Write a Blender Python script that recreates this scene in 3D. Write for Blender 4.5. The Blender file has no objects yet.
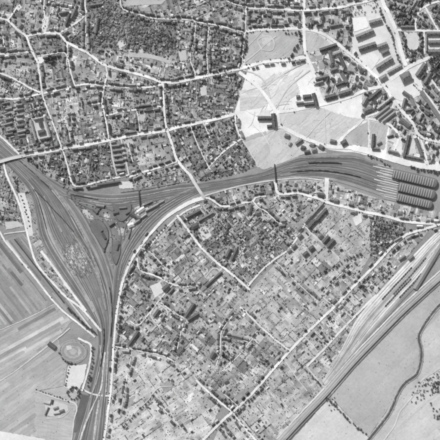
import bpy, math, random
import numpy as np
rnd = random.Random(1943)
nrs = np.random.RandomState(1943)
S = 4.0                                   # metres of ground for one unit of the survey grid
def P(x, y): return ((x-220.0)*S, (220.0-y)*S)
scene = bpy.context.scene
# ------------------------------------------------------------------ camera, sky, sun, exposure
HCAM = 5200.0
cam = bpy.data.cameras.new('camera'); camo = bpy.data.objects.new('camera', cam)
scene.collection.objects.link(camo); scene.camera = camo
camo.location = (0, 0, HCAM); camo.rotation_euler = (0, 0, 0)
cam.sensor_width = 36.0; cam.lens = 36.0*HCAM/(440*S)
cam.clip_start = 10; cam.clip_end = 30000
SUN_EL = math.radians(40); SUN_AZ = math.radians(-33)      # azimuth measured from +Y towards +X
world = bpy.data.worlds.new('World'); scene.world = world; world.use_nodes = True
wn = world.node_tree; wn.nodes.clear()
sky = wn.nodes.new('ShaderNodeTexSky'); sky.sky_type = 'NISHITA'; sky.sun_disc = False
sky.sun_elevation = SUN_EL; sky.sun_rotation = SUN_AZ % (2*math.pi)
bw = wn.nodes.new('ShaderNodeRGBToBW'); bg = wn.nodes.new('ShaderNodeBackground'); wo = wn.nodes.new('ShaderNodeOutputWorld')
bg.inputs['Strength'].default_value = 0.13                  # a monochrome photograph: sky and sun are neutral
wn.links.new(sky.outputs[0], bw.inputs[0]); wn.links.new(bw.outputs[0], bg.inputs[0]); wn.links.new(bg.outputs[0], wo.inputs[0])
sl = bpy.data.lights.new('sun', 'SUN'); sl.energy = 3.35; sl.angle = math.radians(0.5); sl.color = (1, 1, 1)
so = bpy.data.objects.new('sun', sl); scene.collection.objects.link(so)
so.rotation_euler = (math.pi/2-SUN_EL, 0, math.pi-SUN_AZ); so.location = (-1500, 2300, 3000)
scene.view_settings.view_transform = 'Standard'; scene.view_settings.look = 'None'
scene.view_settings.gamma = 1.0; scene.view_settings.use_curve_mapping = False
scene.view_settings.exposure = 0.45
scene.cycles.filter_width = 2.2
scene.cycles.max_bounces = 4
KEXP = 1.35                               # how bright a flat surface of albedo 1 comes out
def alb(t):                               # picture tone (0..1) of a sunlit flat surface -> its base colour
    t = max(0.02, min(0.97, t))
    l = t/12.92 if t <= .04045 else ((t+.055)/1.055)**2.4
    return min(0.8, l/KEXP)
# ------------------------------------------------------------------ materials
def material(name, base=0.3, var=0.25, s1=0.05, s2=0.35, attr=False, rough=0.95, bump=0.0, spec=0.15, s3=None, ang=None, streak=0.0):
    m = bpy.data.materials.new(name); m.use_nodes = True
    n = m.node_tree.nodes; L = m.node_tree.links
    b = n['Principled BSDF']; b.inputs['Roughness'].default_value = rough
    b.inputs['Specular IOR Level'].default_value = spec
    geo = n.new('ShaderNodeNewGeometry')
    def noise(sc, det):
        t = n.new('ShaderNodeTexNoise'); t.inputs['Scale'].default_value = sc; t.inputs['Detail'].default_value = det
        t.inputs['Roughness'].default_value = 0.65
        L.new(geo.outputs['Position'], t.inputs['Vector']); return t.outputs[0]
    def mth(op, a, bb):
        t = n.new('ShaderNodeMath'); t.operation = op
        for i, v in enumerate((a, bb)):
            if hasattr(v, 'links'): L.new(v, t.inputs[i])
            else: t.inputs[i].default_value = v
        return t.outputs[0]
    f = mth('ADD', noise(s1, 4), noise(s2, 3))
    f = mth('SUBTRACT', f, 1.0)
    if s3:
        f = mth('ADD', f, mth('SUBTRACT', noise(s3, 2), 0.5))
    if ang is not None:                              # rows and furrows run along the plots
        mp = n.new('ShaderNodeMapping'); mp.vector_type = 'TEXTURE'; mp.inputs['Rotation'].default_value = (0, 0, math.radians(ang)); mp.inputs['Scale'].default_value = (9.0, 1.0, 1.0)
        L.new(geo.outputs['Position'], mp.inputs['Vector'])
        t = n.new('ShaderNodeTexNoise'); t.inputs['Scale'].default_value = 0.16; t.inputs['Detail'].default_value = 3; t.inputs['Roughness'].default_value = 0.6
        L.new(mp.outputs[0], t.inputs['Vector'])
        f = mth('ADD', f, mth('MULTIPLY', mth('SUBTRACT', t.outputs[0], 0.5), streak))
    f = mth('ADD', mth('MULTIPLY', f, 2.2*var), 1.0)
    if attr:
        a = n.new('ShaderNodeAttribute'); a.attribute_name = 'tone'; base_s = a.outputs['Fac']
    else:
        base_s = base
    c = mth('MULTIPLY', f, base_s)
    c = mth('MINIMUM', mth('MAXIMUM', c, 0.015), 0.82)
    L.new(c, b.inputs['Base Color'])
    if bump and False:
        bp = n.new('ShaderNodeBump'); bp.inputs['Strength'].default_value = bump; bp.inputs['Distance'].default_value = 0.6
        L.new(noise(s2*1.3, 3), bp.inputs['Height']); L.new(bp.outputs[0], b.inputs['Normal'])
    return m
M = {}
M['soil'] = material('mottled_ground', attr=True, var=0.30, s1=0.022, s2=0.16, s3=0.006, bump=0.35)
M['plot'] = material('garden_soil', attr=True, var=0.42, s1=0.07, s2=0.30, s3=0.012, bump=0.4)
M['field'] = material('field_grass', attr=True, var=0.16, s1=0.02, s2=0.14, s3=0.006, bump=0.25)
M['road'] = material('dusty_road', attr=True, var=0.22, s1=0.03, s2=0.22, s3=0.009)
M['ballast'] = material('sooty_ballast', attr=True, var=0.30, s1=0.02, s2=0.3, s3=0.008, bump=0.3)
ANG = {}
def angled(kind, ang):
    key = (kind, round(ang/5)*5 % 180)
    if key not in ANG:
        ANG[key] = material(f'{kind}_rows', attr=True, ang=key[1], **({'var': .42, 's1': .045, 's2': .24, 's3': .014, 'streak': .45} if kind == 'plot' else {'var': .20, 's1': .012, 's2': .10, 's3': .004, 'streak': .35} if kind == 'meadow' else {'var': .17, 's1': .022, 's2': .13, 's3': .007, 'streak': 1.6}))
    return ANG[key]
M['rail'] = material('worn_rail', 0.42, 0.1, rough=0.5, spec=0.4)
M['leaf'] = material('dark_foliage', attr=True, var=0.45, s1=0.12, s2=0.6, rough=0.9)
M['crown'] = material('tree_foliage', 0.075, 0.45, s1=0.12, s2=0.6, rough=0.9)
M['bark'] = material('bark', 0.10, 0.3, s1=0.3, s2=1.5)
M['wallp'] = material('rendered_wall', 0.42, 0.15, s1=0.1, s2=0.5)
M['stuffroof'] = material('weathered_roof', attr=True, var=0.22, s1=0.12, s2=0.8, rough=0.8)
ROOFS = []
for nm, v in (('sooty_slate', .085), ('dark_slate', .135), ('grey_slate', .19), ('worn_tile', .22), ('pale_tile', .31), ('whitened_sheet', .50)):
    M[nm] = material(nm, v, 0.22, s1=0.15, s2=0.9, rough=0.8); ROOFS.append(nm)
ROOFWORD = {'sooty_slate': 'blackish', 'dark_slate': 'dark', 'grey_slate': 'grey', 'worn_tile': 'mid grey', 'pale_tile': 'pale grey', 'whitened_sheet': 'whitish'}
M['glass'] = material('sooty_glass', 0.23, 0.2, s1=0.2, s2=1.0, rough=0.5, spec=0.3)
M['brick'] = material('chimney_brick', 0.16, 0.2)
M['water'] = material('still_water', 0.085, 0.25, s1=0.02, s2=0.1, rough=0.35, spec=0.3)
M['concrete'] = material('pale_concrete', 0.48, 0.12, s1=0.1, s2=0.5)
M['iron'] = material('dark_iron', 0.05, 0.2)
M['wagon_dark'] = material('wagon_dark', 0.06, 0.25, s1=0.2, s2=1)
M['wagon_grey'] = material('wagon_grey', 0.14, 0.25, s1=0.2, s2=1)
M['ejecta'] = material('thrown_chalk', 0.38, 0.5, s1=0.12, s2=0.5, s3=.04)
M['platform'] = material('platform_paving', 0.50, 0.3, s1=0.1, s2=0.5)
# ------------------------------------------------------------------ object helpers
col = scene.collection
def obj(name, verts, faces, mat, parent=None, tones=None):
    me = bpy.data.meshes.new(name); me.from_pydata([tuple(map(float, v)) for v in verts], [], [tuple(map(int, f)) for f in faces])
    me.materials.append(M[mat] if isinstance(mat, str) else mat)
    if tones is not None:
        a = me.attributes.new('tone', 'FLOAT', 'FACE'); a.data.foreach_set('value', np.asarray(tones, dtype=np.float32))
    o = bpy.data.objects.new(name, me); col.objects.link(o); o.parent = parent
    return o
def link(name, me, parent=None):
    o = bpy.data.objects.new(name, me); col.objects.link(o); o.parent = parent; return o
def empty(name, loc=(0, 0, 0), rz=0.0, sc=(1, 1, 1)):
    o = bpy.data.objects.new(name, None); col.objects.link(o); o.location = loc; o.rotation_euler = (0, 0, rz); o.scale = sc
    o.empty_display_size = 1; return o
def tag(o, label, cat, group=None, kind=None):
    o['label'] = label; o['category'] = cat
    if group: o['group'] = group
    if kind: o['kind'] = kind
    return o
def struct(o): o['kind'] = 'structure'; return o
def ordw(n):
    return f"{n}{'th' if 10 <= n % 100 <= 20 else {1:'st',2:'nd',3:'rd'}.get(n % 10,'th')}"
def smooth(pts, n=5):
    """Catmull-Rom through the points."""
    p = [np.array(q, float) for q in pts]
    if len(p) < 3: return p
    p = [2*p[0]-p[1]] + p + [2*p[-1]-p[-2]]; out = []
    for i in range(1, len(p)-2):
        for k in range(n):
            t = k/n; a, b, c, d = p[i-1], p[i], p[i+1], p[i+2]
            out.append(.5*((2*b)+(c-a)*t+(2*a-5*b+4*c-d)*t*t+(3*b-a-3*c+d)*t**3))
    out.append(p[-2]); return out
def resample(pts, step):
    p = np.array(pts, float); d = np.hypot(*np.diff(p, axis=0).T); s = np.concatenate([[0], np.cumsum(d)])
    n = max(2, int(round(s[-1]/step))+1); t = np.linspace(0, s[-1], n)
    return np.stack([np.interp(t, s, p[:, 0]), np.interp(t, s, p[:, 1])], 1)
def normals(p):
    t = np.gradient(p, axis=0); t /= np.maximum(1e-9, np.hypot(t[:, 0], t[:, 1]))[:, None]
    return t, np.stack([-t[:, 1], t[:, 0]], 1)
def ribbon(pts, w0, w1=None, z=0.3, jit=0.0, step=2.0, zs=None):
    p = resample(pts, step); t, nn = normals(p); w1 = w0 if w1 is None else w1
    W = np.linspace(w0, w1, len(p))/2
    l = p+nn*(W*(1+jit*nrs.uniform(-1, 1, len(p))))[:, None]; r = p-nn*(W*(1+jit*nrs.uniform(-1, 1, len(p))))[:, None]
    v = []; f = []
    for i in range(len(p)):
        zz = z if zs is None else zs(i/(len(p)-1))
        v += [P(*l[i])+(zz,), P(*r[i])+(zz,)]
        if i: f.append((2*i-2, 2*i, 2*i+1, 2*i-1))
    return v, f
def flip(f): return [tuple(reversed(q)) for q in f]
def inpoly(x, y, poly):
    x = np.asarray(x, float); y = np.asarray(y, float); r = np.zeros(x.shape, bool); n = len(poly); j = n-1
    for i in range(n):
        xi, yi = poly[i]; xj, yj = poly[j]
        c = ((yi > y) != (yj > y)) & (x < (xj-xi)*(y-yi)/((yj-yi) or 1e-9)+xi)
        r ^= c; j = i
    return r
def sheet(name, poly, tone, z, mat='soil', sm=0, rag=0.0):
    pts = smooth(poly+[poly[0]], sm)[:-1] if sm else poly
    if rag:
        pts = [(q[0]+nrs.normal(0, rag), q[1]+nrs.normal(0, rag)) for q in resample(list(pts)+[pts[0]], 1.3)[:-1]]
    a = sum(pts[i-1][0]*pts[i][1]-pts[i][0]*pts[i-1][1] for i in range(len(pts)))
    if a > 0: pts = pts[::-1]
    o = obj(name, [P(q[0], q[1])+(z,) for q in pts], [range(len(pts))], mat, None, [alb(tone)])
    return struct(o)
# occupancy raster, half-unit cells
OCC = np.zeros((880, 880), np.uint8)      # 1 road 2 rail 3 building 4 open
gx, gy = np.meshgrid((np.arange(880)+.5)/2, (np.arange(880)+.5)/2)
def mark_poly(poly, v):
    xs = [q[0] for q in poly]; ys = [q[1] for q in poly]
    a, b = max(0, int(min(xs)*2)), min(880, int(max(xs)*2)+2); c, d = max(0, int(min(ys)*2)), min(880, int(max(ys)*2)+2)
    if a >= b or c >= d: return
    m = inpoly(gx[c:d, a:b], gy[c:d, a:b], poly); OCC[c:d, a:b][m] = v
def mark_line(pts, w, v):
    for q in resample(pts, .5):
        i, j = int(q[1]*2), int(q[0]*2); r = max(1, int(round(w)))
        OCC[max(0, i-r):max(0, i+r+1), max(0, j-r):max(0, j+r+1)] = v
def occ(x, y, r=0.0):
    a, b = int((x-r)*2), int((x+r)*2)+1; c, d = int((y-r)*2), int((y+r)*2)+1
    if b <= 0 or d <= 0 or a >= 880 or c >= 880: return 0
    return int(OCC[max(0, c):d, max(0, a):b].max())
# ------------------------------------------------------------------ the ground
g = 9000.0
struct(obj('ground', [(-g, -g, -.6), (g, -g, -.6), (g, g, -.6), (-g, g, -.6)], [(0, 1, 2, 3)], 'soil', None, [alb(.6)]))
#  zone: name, outline, angle, plot width, plot length, tone, spread, shrubs, trees, sheds   (densities per square unit)
Z = [
 ('garden_plots', [(-30,-30),(44,-30),(44,12),(41,33),(28,35),(8,20),(-30,16)], 80, 2.2, 9, .54, .15, .10, .010, .010),
 ('garden_plots', [(44,-30),(86,-30),(85,8),(80,20),(58,33),(41,33),(45,14)], 72, 2.2, 8, .56, .16, .08, .008, .016),
 ('garden_plots', [(58,34),(80,20),(86,13),(86,50),(66,42)], 40, 2.5, 8, .50, .14, .10, .012, .010),
 ('park_ground', [(86,-30),(122,-30),(122,8),(152,18),(176,19),(176,55),(150,58),(130,50),(86,46)], 65, 2.5, 14, .45, .10, .20, .016, .004),
 ('garden_plots', [(122,-30),(218,-30),(246,6),(245,31),(196,22),(176,18),(152,18),(124,8)], 20, 3, 8, .54, .14, .12, .012, .010),
 ('garden_plots', [(86,45),(130,50),(150,58),(176,55),(176,82),(161,82),(106,65),(86,51)], 75, 2.2, 9, .55, .16, .10, .008, .012),
 ('garden_plots', [(176,19),(196,22),(244,32),(242,67),(200,77),(176,82)], 78, 2.5, 7, .50, .16, .12, .016, .020),
 ('garden_plots', [(-30,20),(8,21),(26,36),(34,53),(0,54),(-30,54)], 10, 3, 9, .53, .14, .11, .008, .008),
 ('garden_plots', [(28,36),(58,34),(67,43),(67,54),(36,55)], 5, 2.5, 9, .50, .14, .12, .010, .006),
 ('garden_plots', [(37,56),(67,54),(75,86),(42,93)], 8, 2.5, 11, .54, .15, .11, .012, .008),
 ('garden_plots', [(68,44),(106,66),(104,86),(76,85)], -15, 2.2, 12, .56, .15, .10, .006, .006),
 ('garden_plots', [(-30,54),(36,55),(42,92),(10,77),(-30,66)], 82, 2.4, 11, .53, .14, .11, .008, .010),
 ('garden_plots', [(-30,68),(0,74),(42,93),(14,99),(-30,98)], 60, 2.4, 8, .49, .16, .10, .012, .014),
 ('garden_plots', [(-30,99),(14,99),(42,94),(62,149),(20,155),(0,137),(-30,110)], 15, 2.4, 6, .50, .17, .10, .010, .020),
 ('garden_plots', [(42,94),(104,86),(102,104),(109,139),(62,149)], 98, 2.4, 12, .56, .15, .10, .006, .008),
 ('garden_plots', [(106,66),(161,83),(158,86),(104,86)], 85, 2.3, 9, .55, .18, .09, .006, .016),
 ('garden_plots', [(104,86),(164,84),(164,106),(105,115)], 85, 2.2, 9, .52, .15, .12, .006, .010),
 ('garden_plots', [(105,115),(163,106),(167,130),(109,139)], 82, 2.6, 8, .50, .15, .11, .010, .012),
 ('garden_plots', [(164,84),(248,69),(234,114),(167,130)], 85, 2.1, 9, .50, .15, .12, .006, .014),
 ('garden_plots', [(62,150),(109,140),(130,175),(76,187)], 80, 2.6, 9, .47, .15, .12, .014, .012),
 ('garden_plots', [(110,140),(167,130),(178,161),(129,175)], 100, 4, 12, .53, .12, .08, .006, .010),
 ('garden_plots', [(168,130),(236,114),(241,138),(217,160),(205,190),(196,182),(178,161)], 118, 2.6, 9, .46, .16, .14, .014, .016),
 ('garden_plots', [(217,160),(240,139),(255,158),(260,166),(236,174),(205,181)], 45, 3, 7, .45, .16, .15, .020, .012),
 ('garden_plots', [(129,178),(178,162),(200,184),(150,190),(132,192)], 15, 3, 12, .52, .14, .12, .012, .008),
 ('garden_plots', [(24,157),(62,150),(72,183),(62,188),(46,176)], 75, 2.6, 8, .46, .14, .16, .020, .010),
 ('garden_plots', [(6,165),(14,172),(30,192),(36,215),(41,240),(57,268),(88,312),(82,308),(54,284),(37,264),(30,244),(20,206)], -55, 2.0, 8, .54, .10, .10, .004, .002),
 # the railway triangle's outer side
 ('garden_plots', [(177,213),(204,200),(221,206),(254,201),(264,209),(281,224),(303,226),(288,250),(248,286),(219,264)], 40, 2.8, 8, .52, .15, .12, .014, .008),
 ('garden_plots', [(204,198),(224,190),(264,181),(276,181),(279,193),(256,197),(243,203),(221,205)], 15, 3, 7, .54, .17, .10, .018, .012),
 ('garden_plots', [(256,198),(278,193),(297,193),(324,203),(304,224),(286,224),(262,207)], 42, 2.6, 8, .56, .16, .10, .012, .008),
 ('garden_plots', [(304,226),(324,204),(370,214),(370,256),(352,288),(318,320),(290,350),(246,312),(251,290),(288,250)], 45, 3.6, 9, .645, .055, .075, .003, .004),
 ('garden_plots', [(370,214),(406,222),(404,236),(377,262),(370,258)], 80, 2.4, 7, .47, .14, .20, .016, .006),
 ('garden_plots', [(278,180),(326,179),(352,190),(384,200),(440,212),(440,222),(406,221),(352,208),(320,199),(297,192),(279,192)], -12, 2.5, 6, .64, .17, .08, .010, .016),
 ('garden_plots', [(131,264),(177,215),(219,264),(240,280),(204,308),(176,300),(150,290),(128,272)], -48, 2.6, 8, .57, .15, .10, .010, .008),
 ('garden_plots', [(118,304),(128,272),(150,290),(176,300),(204,308),(230,318),(222,344),(200,352),(176,362),(160,355),(140,351),(113,346)], 48, 3, 9, .56, .14, .10, .012, .008),
 ('garden_plots', [(204,308),(240,280),(251,291),(246,312),(290,351),(264,381),(236,395),(204,388),(186,366),(176,362),(200,352),(222,344),(230,318)], -42, 3, 9, .59, .13, .10, .008, .006),
 ('garden_plots', [(113,346),(140,351),(160,355),(176,362),(186,366),(204,388),(222,403),(206,440),(121,470),(104,470),(107,423)], 35, 4, 12, .71, .07, .06, .003, .002),
 ('garden_plots', [(404,238),(432,227),(400,266),(352,320),(322,352),(290,352),(334,308)], 45, 3, 8, .63, .13, .08, .008, .010),
 ('garden_plots', [(290,352),(322,352),(307,366),(326,390),(300,412),(262,384)], -50, 3.5, 14, .62, .10, .08, .005, .004),
 ('garden_plots', [(262,384),(300,412),(270,470),(200,470),(222,422)], -50, 3.5, 14, .69, .09, .07, .004, .004),
 ('garden_plots', [(322,352),(352,320),(352,356),(326,392),(307,366)], 48, 3, 9, .60, .13, .10, .008, .006),
 ('garden_plots', [(-30,163),(5,167),(14,191),(24,228),(0,226),(-30,220)], 75, 2.6, 8, .50, .15, .11, .012, .010),
 # the upper right quarter
 ('town_ground', [(246,8),(304,10),(304,29),(264,29),(246,32)], 85, 3, 6, .58, .13, .06, .010, .006),
 ('town_ground', [(218,-30),(380,-30),(380,0),(342,7),(304,9),(246,6)], 5, 3, 12, .60, .14, .06, .010, .004),
 ('town_ground', [(304,10),(352,5),(352,55),(330,38),(316,31),(305,29)], 85, 3, 6, .62, .14, .05, .008, .008),
 ('town_ground', [(380,-30),(470,-30),(470,60),(426,58),(406,68),(395,30)], 60, 3, 8, .55, .14, .12, .018, .006),
 ('town_ground', [(312,68),(305,48),(316,33),(345,53),(384,90),(352,97),(322,105)], 70, 3, 6, .70, .14, .04, .006, .006),
 ('town_ground', [(400,90),(440,60),(470,60),(470,142),(420,136)], 55, 3, 7, .60, .16, .06, .010, .018),
 ('town_ground', [(362,92),(386,88),(412,122),(420,136),(440,142),(440,162),(386,156),(390,125),(362,118)], 70, 3, 7, .68, .15, .04, .006, .010),
]
FIELDS = [
 ('field', [(-40,200),(0,240),(22,262),(54,303),(30,317),(-40,346)], -52, 4, 40, .57, .06),
 ('field', [(-40,347),(30,318),(54,304),(72,321),(58,338),(40,352),(0,381),(-40,408)], 29, 4.4, 45, .64, .06),
 ('field', [(-40,408),(0,381),(40,352),(58,338),(67,366),(64,386),(36,391),(40,440),(-40,430)], 36, 8, 30, .66, .035),
 ('field', [(36,392),(64,386),(80,392),(76,405),(70,460),(30,460)], -10, 12, 20, .68, .012),
 ('meadow', [(26,232),(36,264),(54,284),(84,308),(96,336),(72,320),(48,295),(22,261),(5,240)], -52, 3, 26, .56, .09),
 ('meadow', [(470,255),(440,284),(400,320),(352,371),(330,396),(368,437),(400,392),(418,372),(420,335),(470,275)], 45, 30, 60, .665, .006),
 ('meadow', [(470,275),(420,335),(420,365),(400,392),(360,450),(380,450),(414,394),(440,368),(470,350)], 45, 20, 60, .715, .008),
 ('meadow', [(330,397),(368,437),(360,470),(280,470),(292,440)], 45, 12, 40, .775, .012),
 ('meadow', [(440,369),(422,380),(414,394),(394,426),(370,470),(500,470),(500,330)], 40, 6, 16, .74, .022),
 ('field', [(249,30),(302,30),(303,54),(285,60),(244,66)], 40, 20, 30, .675, .02),
 ('field', [(306,32),(318,34),(342,54),(334,56),(318,50),(306,54)], 60, 12, 16, .70, .03),
 ('field', [(239,90),(262,90),(268,106),(240,111)], 5, 16, 25, .775, .02),
 ('field', [(280,114),(322,108),(345,116),(362,119),(330,146),(302,137),(282,126)], 40, 18, 30, .765, .03),
 ('field', [(340,143),(352,130),(368,121),(368,149),(345,147)], 40, 12, 30, .68, .03),
 ('field', [(370,121),(388,125),(384,150),(371,148)], 60, 10, 20, .69, .04),
 ('field', [(243,141),(276,128),(282,130),(328,153),(304,154),(264,170),(256,166),(255,158)], 50, 14, 30, .735, .03),
 ('field', [(262,96),(276,108),(300,93),(296,80),(280,72),(262,82)], 40, 15, 25, .80, .03),
 ('field', [(130,186),(140,170),(150,170),(166,165),(172,172),(150,176),(140,186)], 20, 12, 14, .60, .03),
]
sheet('terrain', [(236,60),(310,55),(330,100),(420,84),(420,100),(442,142),(442,166),(330,150),(300,138),(240,140),(234,112)], .925, -.2, 'road')
sheet('terrain', [(300,27),(352,4),(382,0),(402,45),(424,60),(424,98),(388,92),(322,106)], .86, -.3, 'road')
def pip(x, y, poly):
    r = False; j = len(poly)-1
    for i in range(len(poly)):
        xi, yi = poly[i]; xj, yj = poly[j]
        if (yi > y) != (yj > y) and x < (xj-xi)*(y-yi)/(yj-yi)+xi: r = not r
        j = i
    return r
def plots(name, poly, ang, w, l, tone, spread, z0, field=False):
    """strips laid side by side; each strip is cut into beds, all kept inside the block"""
    a = math.radians(ang); u = np.array([math.cos(a), -math.sin(a)]); v = np.array([-u[1], u[0]])
    pp = np.array(poly, float); c = pp.mean(0); q = pp-c; U = q@u; V = q@v
    vs = []; fs = []; ts = []; jit = .05 if field else .22
    y = V.min()-w
    while y < V.max()+w:
        ww = w*rnd.uniform(.5, 1.7); x = U.min()-l*rnd.random()
        rowt = rnd.gauss(0, spread*(1.0 if field else .55)); left = 0
        while x < U.max()+l*.3:
            ll = l*rnd.uniform(.3, 1.2)
            if left <= 0: rowt = rnd.gauss(0, spread*(1.0 if field else .55)); left = l*(16 if field else 2)*rnd.random()
            left -= ll
            m = c+u*(x+ll/2)+v*(y+ww/2)
            if -12 < m[0] < 452 and -12 < m[1] < 452 and pip(m[0], m[1], poly) and all(pip(*(c+u*(x+ll*k)+v*(y+ww*h)), poly) for k, h in ((.15, .2), (.85, .2), (.85, .8), (.15, .8))):
                t = tone+rowt+rnd.gauss(0, spread*(.05 if field else .7))
                if not field and rnd.random() < .05: t = rnd.uniform(.72, .88)
                z = z0+rnd.uniform(0, .25); b = len(vs)
                for (dx, dy) in ((0, 0), (1, 0), (1, 1), (0, 1)):
                    e = c+u*(x+ll*dx)+v*(y+ww*dy)+nrs.uniform(-jit, jit, 2)*min(w, 3)
                    vs.append(P(*e)+(z,))
                fs.append((b+3, b+2, b+1, b)); ts.append(alb(t))
            x += ll
        y += ww
    return vs, fs, ts
def orient(vs, fs):
    out = []
    for f in fs:
        a = 0
        for i in range(len(f)):
            x0, y0 = vs[f[i-1]][:2]; x1, y1 = vs[f[i]][:2]; a += x0*y1-x1*y0
        out.append(f if a > 0 else tuple(reversed(f)))
    return out
Z = [(nm, poly, ang, w, l, tone+(.095 if tone < .6 else .075), spread*(.72 if spread > .06 and tone < .6 else .62 if spread > .06 else 1), sh, tr, hs) for (nm, poly, ang, w, l, tone, spread, sh, tr, hs) in Z]
HEDGE = []
def cells(poly, ang, w, l, tone, spread):
    """a block cut into holdings; each holding has its own beds, run one way or the other, and a hedge or path along its edge"""
    a = math.radians(ang); u = np.array([math.cos(a), -math.sin(a)]); v = np.array([-u[1], u[0]])
    pp = np.array(poly, float); c = pp.mean(0); q = pp-c; U = q@u; V = q@v
    vs = []; fs = []; ts = []
    def quad(x0, x1, y0, y1, t, z, j):
        b = len(vs)
        for x, y in ((x0, y0), (x1, y0), (x1, y1), (x0, y1)):
            e = c+u*x+v*y+nrs.uniform(-j, j, 2); vs.append(P(*e)+(z,))
        fs.append((b+3, b+2, b+1, b)); ts.append(alb(t))
    def inside(x0, x1, y0, y1):
        m = c+u*(x0+x1)/2+v*(y0+y1)/2
        if not (-10 < m[0] < 450 and -10 < m[1] < 450): return False
        return all(pip(*(c+u*(x0+(x1-x0)*k)+v*(y0+(y1-y0)*h)), poly) for k, h in ((.15, .15), (.85, .15), (.85, .85), (.15, .85)))
    cl = max(l*1.15, 6.5); y = V.min()-2*rnd.random()
    while y < V.max():
        ch = rnd.uniform(.6, 1.3)*cl; x = U.min()-3*rnd.random()
        while x < U.max():
            cw = rnd.uniform(.45, 1.15)*cl
            base = tone+rnd.gauss(0, spread*.55); along = rnd.random() < .35; kind = rnd.random()
            n0 = max(1, int(round((ch if along else cw)/(w*rnd.uniform(.6, 1.1)))))
            if kind < .16: n0 = 1                                     # an undivided grass plot
            cut = 0
            for k in range(n0):
                nseg = 1 if n0 == 1 or rnd.random() < .4 else rnd.randint(2, 3)
                s0 = [0]+sorted(rnd.uniform(.15, .85) for _ in range(nseg-1))+[1]
                for g0, g1 in zip(s0, s0[1:]):
                    if along: X0, X1, Y0, Y1 = x+cw*g0, x+cw*g1, y+ch*k/n0, y+ch*(k+1)/n0
                    else: X0, X1, Y0, Y1 = x+cw*k/n0, x+cw*(k+1)/n0, y+ch*g0, y+ch*g1
                    if not inside(X0, X1, Y0, Y1): continue
                    t = base+rnd.gauss(0, spread*.75)
                    r = rnd.random()
                    if r < .05 and (X1-X0)*(Y1-Y0) < 14: t = rnd.uniform(.74, .90)
                    elif r < .10: t = base-.13
                    quad(X0, X1, Y0, Y1, t, .02+rnd.uniform(0, .25), .22)
            r = rnd.random()
            e0 = c+u*x+v*y; e1 = c+u*(x+cw)+v*y; e2 = c+u*x+v*(y+ch)
            if inside(x, x+cw, y-.2, y+.2):
                if r < .16: quad(x, x+cw, y-.22, y+.22, rnd.uniform(.70, .86), .32+rnd.random()*.05, .12)
                elif r < .5: HEDGE.append((e0, e1, base))
            r = rnd.random()
            if inside(x-.2, x+.2, y, y+ch):
                if r < .16: quad(x-.22, x+.22, y, y+ch, rnd.uniform(.70, .86), .38+rnd.random()*.05, .12)
                elif r < .5: HEDGE.append((e0, e2, base))
            x += cw
        y += ch
    return vs, fs, ts
for (nm, poly, ang, w, l, tone, spread, sh, tr, hs) in Z:
    o = sheet('block_ground', poly, tone, -.1+.01*rnd.random()); o.data.materials[0] = angled('plot', ang)
    vs, fs, ts = cells(poly, ang, w, l, tone, spread)
    if vs: struct(obj(nm, vs, orient(vs, fs), angled('plot', ang), None, ts))
FIELDS = [(nm, poly, ang, w, l, tone+.045, spread) for (nm, poly, ang, w, l, tone, spread) in FIELDS]
for (nm, poly, ang, w, l, tone, spread) in FIELDS:
    o = sheet('field_ground' if nm == 'field' else 'meadow_ground', poly, tone, .30+.02*rnd.random(), 'field', 0, .25); o.data.materials[0] = angled(nm, ang)
    vs, fs, ts = plots(nm, poly, ang, min(w, 7)*(.5 if w < 9 else 1), 6, tone, spread, .40, True)
    if vs: struct(obj(nm, vs, orient(vs, fs), angled(nm, ang), None, ts))
    if tone > .71: mark_poly(poly, 4)
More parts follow.
